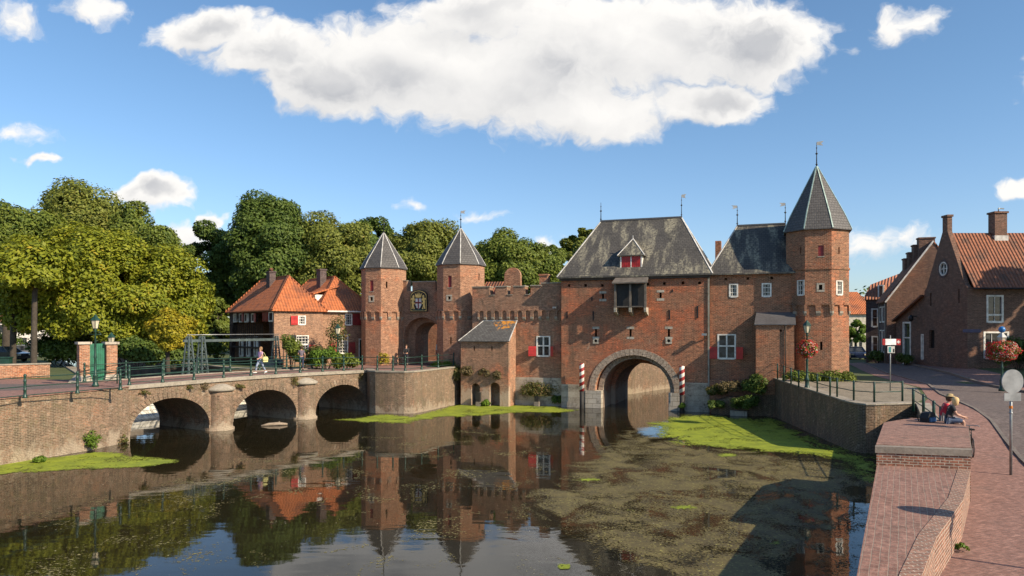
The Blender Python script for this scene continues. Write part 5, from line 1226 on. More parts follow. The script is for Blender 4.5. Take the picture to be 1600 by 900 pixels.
LFr = Fr((la.x, la.y), ra)
for px in (295, 315.5, 431): lattice(t, (LFr.u(px), 0), .62, .2, hh, 0)
MB().box(-.9, LL + .3, -.07, .07, hh - .38, hh - .2).build('beam', STEEL, t)
MB().tube([(-.6, 0, hh + .12), (LL + .3, 0, hh + .12)], .035, 6).build('top_rail', METAL, t)
MB().box(-.7, LL + .6, -.5, 2.7, -.35, .1).build('walkway', CONC, t)
MB().box(LL - .5, LL + .6, -.2, .8, .1, 1.1).tube([(LL + .1, -.3, .8), (LL + .1, -.45, .8)], .22, 12).build('winch', STEEL, t)

# ================================================================ railings, lamps, signs
def post_mesh(h, iron=GREEN):
    b = MB(); b.lathe([(.105, 0), (.105, .06), (.065, .13), (.06, h * .33), (.082, h * .36), (.06, h * .4), (.055, h * .72), (.075, h * .76), (.055, h * .8), (.05, h - .05), (.07, h), (.06, h + .05), (.01, h + .09)], 10)
    return b
def railing(label, pts, h, levels, r=.022, group=None, postr=None, m=GREEN, extra=None):
    o = pts[0]; t = thing('railing', label, 'railing', o, 0, group)
    first = None
    for p in pts:
        q = Vector(p) - Vector(o)
        if first is None:
            if postr: first = MB().lathe([(postr, 0), (postr, h), (postr * .6, h + .03)], 8).build('post', m, t)
            else: first = post_mesh(h).build('post', m, t)
        else:
            c = first.copy(); COL.objects.link(c); c.parent = t; c.location = q
    for lv in levels:
        b = MB(); b.tube([tuple(Vector(p) - Vector(o) + Vector((0, 0, lv * h))) for p in pts], r, 7); b.build('rail', m, t)
    return t
railing('green iron railing along the left quay edge at the street corner', [onz(px, py, LZ + .01) for px, py in ((-140, 640), (-48, 631), (39, 622), (121, 615), (188, 609.5))], .99, (.93, .52, .12))
fr_pts = []
for px in (202, 254, 303, 349.5, 392, 431, 469, 504, 537, 566):
    u = BR.u(px, .12); q = BR.w(u, .12, brz(u) + .05); fr_pts.append(q)
fr_pts += [Vector((p_[0], p_[1], LZ + .12)) for p_ in ((-9.7, 53.0), (-8.5, 52.55), (-7.6, 52.4), (-6.65, 54.2), (-5.7, 56.8), (-4.7, 59.3))]
railing('green iron railing along the near side of the bridge and bastion', fr_pts, 1.0, (.93, .52, .14))
railing('green iron railing along the far side of the bridge deck', [BR.w(u, 4.85, brz(u) + .05) for u in (.2, 2.6, 5.0, 7.4, 9.8, 12.2, 14.6, 17.0)], 1.0, (.93, .52, .14))
railing('short green railing from the bridge to the garden gate', [onz(183, 601, LZ), onz(196, 594, LZ), BR.w(.2, 4.85, LZ + .05)], .95, (.95, .5), postr=.035)
qp = [(1196, 584), (1205, 589), (1215, 592), (1225, 596), (1236, 600), (1248, 604.5), (1277, 612), (1297, 618.5), (1308, 620.5), (1334, 626), (1366, 628.5), (1410, 627)]
pts = []
for px, py in qp: q = onz(px, py, 2.5); q.z = zr(q.x, q.y) + .09; pts.append(onz(px, py, q.z))
railing('iron quay railing with thin posts curving round the cobbled quay', pts, .98, (.97, .5), postr=.05)
pts = []
for px, D, py in ((1427, 33.0, 608), (1443, 30.6, 617), (1459, 28.6, 627)):
    q = at(px, D, py); q.z -= 1.0; pts.append(q)
railing('short descending iron railing beside the brick seat block', pts + [at(1470, 27.2, 636) - Vector((0, 0, 1.0))], 1.0, (.97, .5), postr=.06)

def lamp(label, base, h, group='old lanterns on green posts', lit=None, basket=None, ball=None, sub=.0):
    t = thing('street_lamp', label, 'street lamp', base, 0, group)
    hl = h - .85
    MB().lathe([(.17, 0), (.17, .12), (.12, .2), (.11, .55), (.13, .6), (.075, .7), (.06, hl * .5), (.085, hl * .52), (.055, hl * .56), (.045, hl - .1), (.08, hl - .06), (.05, hl), (.09, hl + .06), (.06, hl + .1)], 12).build('post', GREEN, t)
    MB().tube([(-.32, 0, hl - .22), (.32, 0, hl - .22)], .02, 6).tube([(-.3, 0, hl - .22), (-.18, 0, hl - .05), (0, 0, hl - .1)], .014, 5).tube([(.3, 0, hl - .22), (.18, 0, hl - .05), (0, 0, hl - .1)], .014, 5).build('ladder_bar', GREEN, t)
    ln = MB().lathe([(.13, hl + .1), (.22, hl + .52)], 6, sm=False).build('lantern_glass', GLASSL, t)
    b = MB(); b.lathe([(.26, hl + .52), (.25, hl + .56), (.10, hl + .74), (.08, hl + .78), (.02, hl + .85)], 6, sm=False)
    for k in range(6): a_ = k * math.pi / 3; b.bar((.135 * math.cos(a_), .135 * math.sin(a_), hl + .09), (.226 * math.cos(a_), .226 * math.sin(a_), hl + .53), .022)
    b.build('lantern_frame', GREEN if not ball else mat('pale_grey_paint', (.5, .5, .47), .5), ln)
    if ball: MB().lathe([(.02, hl + .78), (.13, hl + .83), (.18, hl + .96), (.13, hl + 1.09), (.02, hl + 1.14)], 14).build('globe', mat('blue_paint', (.02, .16, .42), .35), t)
    return t
def basket(label, base, z, rx, rz, seed, n=1500):
    t = thing('flower_basket', label, 'flower basket', (base[0], base[1], z), 0, 'flower baskets round the lamp posts')
    g = np.random.default_rng(seed)
    def cloud(m, nm, k, s1, lo, sz):
        d = g.normal(0, 1, (k, 3)); d /= np.linalg.norm(d, axis=1)[:, None]
        f = 1 + .16 * np.sin(3 * d[:, 0] * 2 + seed) * np.cos(d[:, 2] * 5)
        P = d * np.array([rx, rx, rz]) * (g.uniform(.8, 1.04, (k, 1)) * s1) * f[:, None]; leaf_mesh(nm, P, d + np.array([0, 0, .3]), sz, m, t, seed + k, 1.1)
    cloud(LF_GREEN, 'foliage', n, .9, 0, .10); cloud(LF_REDF, 'flowers', n, 1.0, 0, .075)
    MB().lathe([(.1, -rz * .6), (rx * .6, -rz * .45), (rx * .66, -rz * .1), (.1, -.0)], 12).build('bowl', DTIMBER, t)
    return t
p = onz(149, 604.5, LZ); lamp('green lantern post on the quay in front of the green gate door', p, (604.5 - 491) / FX * p.y)
p = onz(527.5, 577, LZ); lamp('green lantern post before the dark house beside the hedge', p, (577 - 506) / FX * p.y)
p = onz(174, 589, LZ); lamp('dark lantern rising behind the right brick gate pillar', at(174, 47, z=LZ), 2.88 + .0)
p = onz(1261, 608.5, 2.42); z1 = p.z; lamp('green lantern post with flower basket on the right quay', p, (608.5 - 500) / FX * p.y); basket('red and white flower basket round the lamp on the quay', p, z1 + (608.5 - 545) / FX * p.y, .62, .56, 5)
p = at(1565.5, 41.0, z=0); p.z = zr(p.x, p.y) + .1; lamp('pale lantern post with blue globe before the brown brick house', p, CH - (518 - 515) / FX * 41 - p.z, ball=True); basket('wide red flower basket below the lantern with the blue globe', p, CH - (548 - 515) / FX * 41, .82, .58, 9, 2200)
# round sign seen from behind
p = onz(1579.5, 742, 1.285); t = thing('road_sign', 'grey back of round road sign with small plate on tall post', 'road sign', p, R(8)); s_ = p.y / FX
MB().tube([(0, 0, -.1), (0, 0, 3.32)], .042, 10).lathe([(.055, 1.95), (.055, 2.0)], 10).build('post', METAL, t)
MB().lathe([(.05, 2.12), (.052, 2.13), (.052, 2.2), (.05, 2.21)], 10).build('orange_band', mat('orange_paint', (.7, .22, .02), .5), t)
disc = [(.385 * math.cos(k * math.pi / 16), 2.99 + .385 * math.sin(k * math.pi / 16)) for k in range(32)]; d2 = [(x * .95, 2.99 + (z - 2.99) * .95) for x, z in disc]
MB().prism([disc], -.075, -.05).prism([disc, d2], -.05, -.035).build('disc', GREYP, t); MB().box(-.3, .3, -.075, -.055, 2.37, 2.62).build('lower_plate', GREYP, t)
MB().box(-.18, .18, -.05, .05, 2.98, 3.02).box(-.16, .16, -.054, .05, 2.48, 2.51).build('bracket', METAL, t)
dup(t, (11.3, 13.46, 1.275), R(75), label='round road sign on grey post just right of the brick ledge')
p = onz(1391, 611, 2.42); t = thing('direction_sign', 'red and white direction board with small plate on thin post by the road', 'road sign', p, R(-4)); s_ = p.y / FX
z_ = lambda py: CH - (py - HY) * s_ - p.z
MB().tube([(0, 0, 0), (0, 0, z_(524))], .035, 8).build('post', METAL, t)
MB().box(-.30, .40, -.08, -.04, z_(539), z_(529.5)).build('board', mat('sign_white', (.85, .83, .8), .5), t)
MB().box(-.46, -.301, -.08, -.04, z_(539), z_(529.5)).build('red_end', RED, t)
MB().box(.30, .54, -.085, -.039, z_(539), z_(529.5)).build('red_end', RED, t)
zc_ = (z_(539) + z_(529.5)) / 2
MB().box(.39, .45, -.092, -.086, zc_ - .09, zc_ + .09).box(.33, .389, -.092, -.086, zc_ - .03, zc_ + .03).box(.451, .51, -.092, -.086, zc_ - .03, zc_ + .03).build('white_cross', WHITE, t)
MB().box(-.17, .22, -.07, -.04, z_(551.5), z_(541)).build('small_plate', WHITE, t); MB().box(-.12, .02, -.078, -.071, z_(550.5), z_(542)).build('plate_symbol', mat('sign_teal', (.05, .25, .25), .5), t)
MB().box(.12, .20, -.078, -.071, z_(550.5), z_(545)).build('plate_symbol', BLACKW, t)

# ================================================================ vehicles
def car(label, loc, rot, color, nm, estate=False, group='parked cars'):
    t = thing('parked_car', label, 'car', loc, rot, group); m = mat(nm, color, .28, 0, **{'Coat Weight': .5})
    L, Wd = 4.2, 1.74
    side = [(-2.08, .32), (-2.1, .62), (-2.02, .80), (-1.15, .93), (1.72 if estate else 1.35, .96), (2.02, .92), (2.1, .6), (2.05, .32)]
    def ar(cx): return [(cx + .36 * math.cos(math.pi - math.pi * k / 8), .30 + .36 * math.sin(math.pi * k / 8)) for k in range(9)]
    out = [(-2.08, .30)] + ar(-1.3) + ar(1.3) + [(2.06, .30)] + side[::-1][:-1][1:] + [(-2.1, .62)]
    b = MB(); b.prism([out], -Wd / 2, Wd / 2); b.build('body', m, t)
    back = 1.95 if estate else 1.75
    cab = [(-1.05, .92), (-.45, 1.40), (back - .45, 1.42), (back, .95)]
    b = MB(); o_ = Wd / 2 - .04; i_ = Wd / 2 - .24
    b.add([(x, -(o_ if z < 1 else i_), z) for x, z in cab] + [(x, (o_ if z < 1 else i_), z) for x, z in cab], [(0, 1, 2, 3), (7, 6, 5, 4), (0, 4, 5, 1), (2, 6, 7, 3), (0, 3, 7, 4)]); b.build('windows', GLASS, t)
    b = MB(); b.box(-.5, back - .40, -i_ - .02, i_ + .02, 1.40, 1.46)
    for sx in (-1, 1):
        for (p_, q_) in (((-1.07, .93), (-.46, 1.41)), ((.35, .93), (.35, 1.41)), ((back, .95), (back - .44, 1.42))): b.bar((p_[0], sx * (o_ + .005), p_[1]), (q_[0], sx * (i_ + .01), q_[1]), .07)
    b.build('roof', m, t)
    for x in (-1.3, 1.3):
        for y in (-.78, .78):
            w_ = MB().tube([(x, y - .09, .31), (x, y + .09, .31)], .31, 18).build('wheel', BLACKW, t); MB().tube([(x, y - .1, .31), (x, y + .1, .31)], .18, 12).build('rim', METAL, w_)
    for y in (-.66, .66):
        MB().box(-2.12, -2.0, y - .17, y + .17, .6, .76).build('headlight', GLASSL, t); MB().box(2.0, 2.125, y - .12, y + .12, .62, .86).build('taillight', RED, t)
    MB().box(2.1, 2.13, -.28, .28, .5, .62).build('number_plate', mat('plate_yellow', (.7, .45, .03), .5), t)
    MB().box(2.02, 2.14, -.82, .82, .32, .48).box(-2.14, -2.03, -.82, .82, .32, .48).build('bumper', m, t)
    return t
car('dark blue hatchback seen from behind beyond the corner tower', (37.3, 80.0, zr(37.3, 80) + .01), R(76), (.012, .022, .06), 'dark_blue_car', group=None)
car('black car at the left edge behind the low wall', (at(8, 70).x, 70, LZ), R(172), (.012, .013, .016), 'black_car')
car('grey car between the two tree trunks', (at(34, 76).x, 76, LZ), R(140), (.14, .15, .16), 'grey_car')
car('orange red car parked under the chestnut tree', (at(46, 84).x, 84, LZ), R(150), (.5, .06, .02), 'orange_car')
car('white car farthest under the chestnut tree', (at(64, 92).x, 92, LZ), R(160), (.72, .72, .72), 'white_car', True)
def bicycle(label, loc, rot, lean=0):
    t = thing('bicycle', label, 'bicycle', loc, rot); t.rotation_euler = (lean, 0, rot)
    for x in (-.52, .52):
        ring_ = [(x + .33 * math.cos(2 * math.pi * k / 20), 0, .34 + .33 * math.sin(2 * math.pi * k / 20)) for k in range(21)]
        w_ = MB().tube(ring_, .022, 6, False).build('wheel', IRON, t); b = MB()
        for k in range(8): b.bar((x, 0, .34), (x + .32 * math.cos(k * math.pi / 4), 0, .34 + .32 * math.sin(k * math.pi / 4)), .008)
        b.build('spokes', METAL, w_)
    MB().tube([(-.52, 0, .34), (-.05, 0, .30), (.36, 0, .80), (-.18, 0, .82), (-.05, 0, .30)], .018, 6).tube([(-.52, 0, .34), (-.18, 0, .82), (-.2, 0, .95)], .016, 6).tube([(.52, 0, .34), (.36, 0, .80), (.33, 0, 1.02)], .018, 6).build('frame', IRON, t)
    MB().tube([(.22, -.3, 1.04), (.36, -.22, 1.05), (.33, 0, 1.04), (.36, .22, 1.05), (.22, .3, 1.04)], .016, 6).build('handlebar', METAL, t); MB().hexa([(-.34, -.08, .94), (-.08, -.03, .96), (-.08, .03, .96), (-.34, .08, .94)], [(-.34, -.09, 1.0), (-.06, -.02, .99), (-.06, .02, .99), (-.34, .09, 1.0)]).build('saddle', BLACKW, t)
    return t

# ================================================================ people
def figure(label, loc, rot, pose, shirt, trousers, hair, sleeve=1, legskin=False, hairlen=.1, hat=None, extra=None, scale=1.0):
    """a person facing local -y; pose gives joints"""
    t = thing('person', label, 'person', loc, rot); t.scale = (scale,) * 3
    J = dict(pelvis=(0, 0, .95), belly=(0, 0, 1.10), chest=(0, 0, 1.30), neck=(0, 0, 1.47), chin=(0, -.02, 1.55), head=(0, -.01, 1.63), crown=(0, 0, 1.71))
    for s_, sx in (('l', 1), ('r', -1)):
        J.update({s_ + 'sh': (sx * .17, 0, 1.41), s_ + 'el': (sx * .24, .02, 1.13), s_ + 'wr': (sx * .25, -.05, .89), s_ + 'ha': (sx * .25, -.07, .81), s_ + 'hip': (sx * .09, 0, .90), s_ + 'kn': (sx * .10, -.01, .49), s_ + 'an': (sx * .10, .02, .09), s_ + 'to': (sx * .11, -.15, .03)})
    J.update(pose)
    RD = dict(pelvis=.125, belly=.115, chest=.135, neck=.055, chin=.068, head=.094, crown=.07)
    for s_ in 'lr': RD.update({s_ + 'sh': .062, s_ + 'el': .042, s_ + 'wr': .028, s_ + 'ha': .034, s_ + 'hip': .092, s_ + 'kn': .06, s_ + 'an': .038, s_ + 'to': .034})
    E = [('pelvis', 'belly'), ('belly', 'chest'), ('chest', 'neck'), ('neck', 'chin'), ('chin', 'head'), ('head', 'crown')]
    for s_ in 'lr': E += [('chest', s_ + 'sh'), (s_ + 'sh', s_ + 'el'), (s_ + 'el', s_ + 'wr'), (s_ + 'wr', s_ + 'ha'), ('pelvis', s_ + 'hip'), (s_ + 'hip', s_ + 'kn'), (s_ + 'kn', s_ + 'an'), (s_ + 'an', s_ + 'to')]
    def skin(name, J, E, RD, root, m):
        ks = [k for k in J if any(k in e for e in E)]; me = bpy.data.meshes.new(name); me.from_pydata([J[k] for k in ks], [(ks.index(a), ks.index(b_)) for a, b_ in E], [])
        o = bpy.data.objects.new(name, me); COL.objects.link(o); o.parent = t
        md = o.modifiers.new('Skin', 'SKIN'); md.use_smooth_shade = True
        for i, k in enumerate(ks):
            sv_ = me.skin_vertices[0].data[i]; r_ = RD[k]; sv_.radius = (r_, r_) if not isinstance(r_, tuple) else r_; sv_.use_root = (k == root)
        s2 = o.modifiers.new('Sub', 'SUBSURF'); s2.levels = 1; s2.render_levels = 1
        me.materials.append(m); return o
    # fingers, thumb, nose and ears grow out of the one body mesh
    J2, E2, R2 = dict(J), list(E), dict(RD)
    for s_, sx in (('l', 1), ('r', -1)):
        ha = Vector(J[s_ + 'ha']); wr = Vector(J[s_ + 'wr']); d = (ha - wr).normalized(); side = d.cross(Vector((1, 0, 0))).normalized() if abs(d.x) < .9 else Vector((0, 1, 0))
        for k, (o_, ln_) in enumerate(((-.028, .065), (-.010, .078), (.010, .074), (.027, .058))):
            b0 = ha + side * o_ + d * .03; b1 = b0 + d * ln_ * .5 + Vector((0, 0, -.004)); b2 = b1 + d * ln_ * .4 + Vector((-sx * .012, 0, -.006))
            for q_, (v_, r_) in enumerate(((b0, .011), (b1, .009), (b2, .007))): J2['%sf%d%d' % (s_, k, q_)] = tuple(v_); R2['%sf%d%d' % (s_, k, q_)] = r_
            E2 += [(s_ + 'ha', '%sf%d0' % (s_, k)), ('%sf%d0' % (s_, k), '%sf%d1' % (s_, k)), ('%sf%d1' % (s_, k), '%sf%d2' % (s_, k))]
        tb = wr + (ha - wr) * .5 - side * .04; J2[s_ + 't0'] = tuple(tb); J2[s_ + 't1'] = tuple(tb + d * .035 - side * .015); R2[s_ + 't0'] = .013; R2[s_ + 't1'] = .009
        E2 += [(s_ + 'ha', s_ + 't0'), (s_ + 't0', s_ + 't1')]
    hd = Vector(J['head']); fw = (Vector(J['chin']) - Vector(J['neck'])); fw = Vector((fw.x, fw.y, 0)); fw = fw.normalized() if fw.length > .005 else Vector((0, -1, 0))
    skin('body', J2, E2, R2, 'pelvis', SKIN)
    # hair
    b = MB(); c = hd - fw * .02 + Vector((0, 0, .03)); b.lathe([(.02, c.z - .02 - hairlen), (.085, c.z - hairlen), (.112, c.z), (.108, c.z + .05), (.075, c.z + .10), (.01, c.z + .125)], 14, (c.x - fw.x * .025, c.y - fw.y * .025)); b.build('hair', hair, t)
    ey = MB(); sd_ = Vector((-fw.y, fw.x, 0))
    for sx in (-1, 1): q_ = hd + fw * .088 + sd_ * .032 * sx; ey.lathe([(.001, q_.z - .009), (.010, q_.z), (.001, q_.z + .009)], 6, (q_.x, q_.y))
    ey.build('eyes', BLACKW, t)
    if hat: MB().lathe([(.16, c.z + .055), (.16, c.z + .07), (.112, c.z + .075), (.10, c.z + .14), (.02, c.z + .16)], 16, (c.x, c.y)).build('cap', hat, t)
    # clothes
    sh = {k: J[k] for k in ('pelvis', 'belly', 'chest')}; nk = Vector(J['chest']).lerp(Vector(J['neck']), .72); sh['coll'] = tuple(nk); Rs = dict(pelvis=.14, belly=.132, chest=.152, coll=.075); Es = [('pelvis', 'belly'), ('belly', 'chest'), ('chest', 'coll')]
    for s_ in 'lr':
        s0, e0, w0 = Vector(J[s_ + 'sh']), Vector(J[s_ + 'el']), Vector(J[s_ + 'wr']); sh[s_ + 'sh'] = tuple(s0); Rs[s_ + 'sh'] = .076; Es.append(('chest', s_ + 'sh'))
        if sleeve >= 2: sh[s_ + 'el'] = tuple(e0); Rs[s_ + 'el'] = .055; sh[s_ + 'cf'] = tuple(e0.lerp(w0, .9)); Rs[s_ + 'cf'] = .04; Es += [(s_ + 'sh', s_ + 'el'), (s_ + 'el', s_ + 'cf')]
        else: sh[s_ + 'cf'] = tuple(s0.lerp(e0, .65)); Rs[s_ + 'cf'] = .06; Es.append((s_ + 'sh', s_ + 'cf'))
    skin('shirt', sh, Es, Rs, 'pelvis', shirt)
    tr = {'pelvis': J['pelvis']}; Rt = {'pelvis': .136}; Et = []
    for s_ in 'lr':
        k_, a_ = Vector(J[s_ + 'kn']), Vector(J[s_ + 'an']); tr[s_ + 'hip'] = J[s_ + 'hip']; tr[s_ + 'kn'] = tuple(k_); Rt[s_ + 'hip'] = .104; Rt[s_ + 'kn'] = .073; Et += [('pelvis', s_ + 'hip'), (s_ + 'hip', s_ + 'kn')]
        if not legskin: tr[s_ + 'cu'] = tuple(k_.lerp(a_, .85)); Rt[s_ + 'cu'] = .056; Et.append((s_ + 'kn', s_ + 'cu'))
    skin('trousers', tr, Et, Rt, 'pelvis', trousers)
    for s_ in 'lr':
        a_, o_ = Vector(J[s_ + 'an']), Vector(J[s_ + 'to']); d = (o_ - a_); d.z = 0; d = d.normalized() if d.length > .01 else Vector((0, -1, 0)); a_ = a_ - d * .03
        MB().tube([tuple(a_ + Vector((0, 0, -.045)) - d * .05), tuple(a_ + Vector((0, 0, -.04)) + d * .03), tuple(o_ + Vector((0, 0, .012)) + d * .0), tuple(o_ + Vector((0, 0, .008)) + d * .06)], [.045, .055, .045, .025], 8).build('shoe', (extra or {}).get('shoe', BLACKW), t)
    return t
CL = lambda n, c: mat(n, c, .85)
WHITESHOE = CL('white_canvas', (.78, .76, .72))
walk = dict(rkn=(-.10, -.22, .52), ran=(-.10, -.30, .12), rto=(-.11, -.46, .05), lkn=(.10, .10, .50), lan=(.10, .34, .16), lto=(.11, .22, .03), lel=(.25, -.08, 1.15), lwr=(.22, -.27, 1.02), lha=(.21, -.33, 1.0), rel=(-.25, .13, 1.15), rwr=(-.25, .10, .92), rha=(-.25, .08, .85))
u = BR.u(407, 1.9); p = BR.w(u, 1.9, brz(u) + .01)
pw = figure('woman in lilac top and pale jeans striding along the bridge with yellow bag', p, BR.rot + R(-92), walk, CL('lilac_cloth', (.55, .32, .50)), CL('pale_denim', (.26, .32, .42)), CL('light_brown_hair', (.32, .19, .09)), extra={'shoe': WHITESHOE}, hairlen=.14, scale=1.0)
hb_ = thing('handbag', 'pale yellow shoulder bag carried by the walking woman', 'bag', p + Vector((0, 0, .0)), BR.rot + R(-92))
MB().prism([[(-.17, .78), (.17, .78), (.20, 1.0), (.12, 1.12), (-.12, 1.12), (-.20, 1.0)]], .0, .13).build('body', CL('yellow_cloth', (.72, .66, .28)), hb_).rotation_euler = (0, 0, R(90)); kids(hb_)[0].location = (.38, .12, 0)
MB().tube([(.30, .05, 1.10), (.22, -.06, 1.40), (.14, .02, 1.46), (.24, .12, 1.35), (.32, .2, 1.1)], .012, 5).build('strap', CL('yellow_cloth', (.7, .6, .2)), hb_)
u = BR.u(471, 3.6); p = BR.w(u, 3.6, brz(u) + .01)
figure('man in grey shirt and dark jeans standing on the bridge', p, BR.rot + R(150), dict(lel=(.23, -.05, 1.14), lwr=(.10, -.25, 1.16), lha=(.06, -.31, 1.18)), CL('grey_violet_cloth', (.13, .11, .14)), CL('dark_denim', (.03, .045, .09)), CL('brown_hair', (.07, .04, .02)))
p = LG.w(2.85, -1.2); p.z = LZ + .01; figure('person in dark jacket standing with a bicycle in the gate arch', p, RG + R(20), dict(lel=(.2, -.15, 1.16), lwr=(.12, -.36, 1.06), lha=(.1, -.42, 1.05), rel=(-.22, -.12, 1.15), rwr=(-.2, -.34, 1.05), rha=(-.19, -.4, 1.04)), CL('black_cloth', (.02, .02, .022)), CL('dark_cloth', (.03, .03, .04)), CL('brown_hair', (.07, .04, .02)), sleeve=2)
p = LG.w(2.6, -1.75); p.z = LZ + .01; bicycle('dark bicycle held by the person in the gate arch', p, RG + R(70))
p = LG.w(4.35, 2.0); p.z = LZ + .01; figure('person in white shirt and jeans standing deep in the gate arch', p, RG + R(10), dict(lel=(.26, -.06, 1.16), lwr=(.12, -.2, 1.2), lha=(.07, -.25, 1.22)), CL('white_cloth', (.75, .73, .7)), CL('blue_denim', (.06, .09, .16)), CL('brown_hair', (.07, .04, .02)))
p = LG.w(3.95, 3.2); p.z = LZ + .01; t = thing('banner_board', 'tall red display board standing inside the gate arch', 'display board', p, RG); MB().box(-.35, .35, -.03, .03, .3, 2.1).build('panel', RED, t); MB().box(-.35, -.28, -.02, .02, 0, .3).box(.28, .35, -.02, .02, 0, .3).build('feet', IRON, t); MB().box(-.4, -.15, -.05, -.031, 1.2, 1.7).build('white_field', WHITE, t)
# seated pair on the seat block (they face the road)
sit = dict(pelvis=(0, 0, .12), belly=(0, -.03, .28), chest=(0, -.10, .47), neck=(0, -.17, .62), chin=(0, -.23, .68), head=(0, -.26, .755), crown=(0, -.26, .83),
           lhip=(.09, -.03, .10), rhip=(-.09, -.03, .10), lkn=(.11, -.44, .10), rkn=(-.11, -.44, .10), lan=(.11, -.46, -.33), ran=(-.11, -.44, -.33), lto=(.11, -.61, -.38), rto=(-.11, -.59, -.38),
           lsh=(.17, -.10, .57), rsh=(-.17, -.10, .57), lel=(.20, -.20, .32), rel=(-.20, -.20, .32), lwr=(.12, -.42, .24), rwr=(-.12, -.42, .24), lha=(.10, -.49, .22), rha=(-.10, -.49, .22))
ra = math.atan2(-.30, .95) + R(90)
figure('blonde woman in black shirt and denim shorts sitting on the brick block', (15.0, 25.3, 2.72), ra, sit, CL('black_cloth', (.02, .02, .022)), CL('blue_denim', (.10, .17, .30)), CL('blonde_hair', (.72, .50, .24)), legskin=True, hairlen=.16)
sit2 = dict(sit); sit2.update(head=(0, -.24, .77), chin=(0, -.22, .69))
figure('person in red top and straw cap sitting beside the blonde woman', (15.22, 26.0, 2.72), ra, sit2, CL('red_cloth', (.5, .03, .05)), CL('grey_cloth', (.2, .2, .22)), CL('brown_hair', (.07, .04, .02)), hat=CL('straw', (.45, .33, .16)))
t = thing('backpack', 'black backpack with blue trim lying on the brick block behind the sitters', 'backpack', (14.55, 25.75, 2.70), R(30))
g = MB(); g.prism([[(-.22, 0), (.22, 0), (.25, .14), (.18, .30), (.05, .36), (-.14, .32), (-.25, .15)]], -.15, .15); g.build('bag', CL('black_cloth', (.02, .02, .022)), t); MB().box(-.17, .17, -.2, -.151, .03, .17).build('pocket', mat('blue_cloth', (.05, .14, .28), .8), t); MB().tube([(-.15, .16, .3), (-.22, .26, .2), (-.2, .2, .02)], .02, 6).build('strap', BLACKW, t)
bicycle('bicycle standing on the pavement just beyond the two sitters', (16.7, 26.8, zr(16.7, 26.8)), R(65))

# ================================================================ trees
def T(name, label, px, pyc, rx, ry, D, m, n, lsz, seed, k=60, low=-.75, ydep=1.0, group=None, base=LZ, cr=None, extra=None, tr=.35, up=.5):
    s_ = D / FX; c = at(px, D, pyc)
    ex = None
    if extra: ex = [((q_[0] - px) * s_, q_[3] if len(q_) > 3 else -1, (CH - (q_[1] - HY) * s_) - base, q_[2] * s_) for q_ in extra]
    return tree(name, label, (c.x, D, base), (pyc and (CH - (pyc - ry - HY) * s_)) - base, (0, 0, c.z - base), (rx * s_, min(rx, ry) * s_ * ydep, ry * s_), m, n, lsz, seed, k, cr, low, tr, group, extra=ex, up=up)
GT = 'trees in the park behind the town gate'
T('chestnut_tree', 'huge yellow green chestnut tree spreading over the garden gate', 140, 448, 163, 114, 61, LF_CHEST, 150000, .2, 1, 230, -.72, 1.0, tr=.5, cr=1.45, up=.8)
T('chestnut_tree', 'lower yellowish chestnut reaching right towards the tiled house', 268, 470, 55, 88, 62, LF_CHEST, 42000, .2, 2, 70, -.8, 1.0, tr=.3, cr=1.3, up=.8)
T('maple_tree', 'small bright yellow tree beside the lattice frame', 262, 518, 31, 36, 54, LF_YEL, 17100, 0.155, 3, 42, -.8, tr=.16, cr=.62)
T('lime_tree', 'tall loose olive crown rising above the chestnut', 128, 345, 62, 68, 84, LF_OLIVE, 32300, 0.244, 4, 42, -.6, group=GT, cr=2.0)
T('lime_tree', 'narrow tall tree right above the chestnut crown', 208, 365, 27, 62, 80, LF_GREEN, 15200, 0.222, 5, 27, -.9, group=GT, cr=1.25)
T('lime_tree', 'slim pointed green tree beside the white cloud', 246, 395, 26, 60, 77, LF_GREEN, 15200, 0.222, 6, 25, -.9, group=GT, cr=1.2)
T('lime_tree', 'broad dark green tree at the left edge of the park', 10, 400, 95, 105, 76, LF_GREEN, 49400, 0.244, 7, 75, -.8, tr=.4, group=GT)
T('beech_tree', 'tallest dark green tree standing behind the tiled houses', 425, 392, 74, 108, 88, LF_DARK, 91200, 0.252, 8, 112, -.85, tr=.5, group=GT, cr=1.75)
T('beech_tree', 'dark rounded tree left of the tallest one', 335, 430, 55, 75, 93, LF_DARK, 41800, 0.266, 9, 62, -.85, group=GT)
T('lime_tree', 'olive tree behind the orange roof apex', 515, 408, 72, 80, 90, LF_OLIVE, 60800, 0.237, 10, 100, -.8, group=GT, cr=1.7)
T('beech_tree', 'dark green tree sloping down behind the left tower', 560, 400, 60, 62, 104, LF_DARK, 38000, 0.281, 11, 62, -.8, group=GT)
T('lime_tree', 'round green tree between the twin gate towers', 655, 408, 62, 62, 92, LF_OLIVE, 57000, 0.237, 12, 87, -.8, group=GT, cr=1.6)
T('beech_tree', 'dense green tree above the arcaded town wall', 795, 420, 68, 58, 90, LF_GREEN, 57000, 0.237, 13, 87, -.8, group=GT, cr=1.6)
T('lime_tree', 'paler tree just left of the big slate roof', 860, 420, 36, 42, 98, LF_GREEN, 22800, 0.252, 14, 42, -.8, group=GT)
T('lime_tree', 'tree with yellowish top peeping behind the slate roof edge', 908, 400, 36, 42, 104, LF_OLIVE, 22800, 0.266, 15, 42, -.8, group=GT)
T('yew_tree', 'soft grey green conifer in the gap left of the tiled house', 338, 508, 26, 55, 74, LF_GREEN, 17100, 0.185, 16, 37, -.9, tr=.2)
T('lime_tree', 'small bright lime tree near the blue car', 1337, 520, 20, 24, 92, LF_LIME, 11400, 0.192, 17, 30, -.8, base=2.6, tr=.18)
T('lime_tree', 'far tree top peeping left of the distant orange roof', 1328, 474, 16, 16, 135, LF_GREEN, 4750, 0.296, 18, 15, -.8, base=2.6)
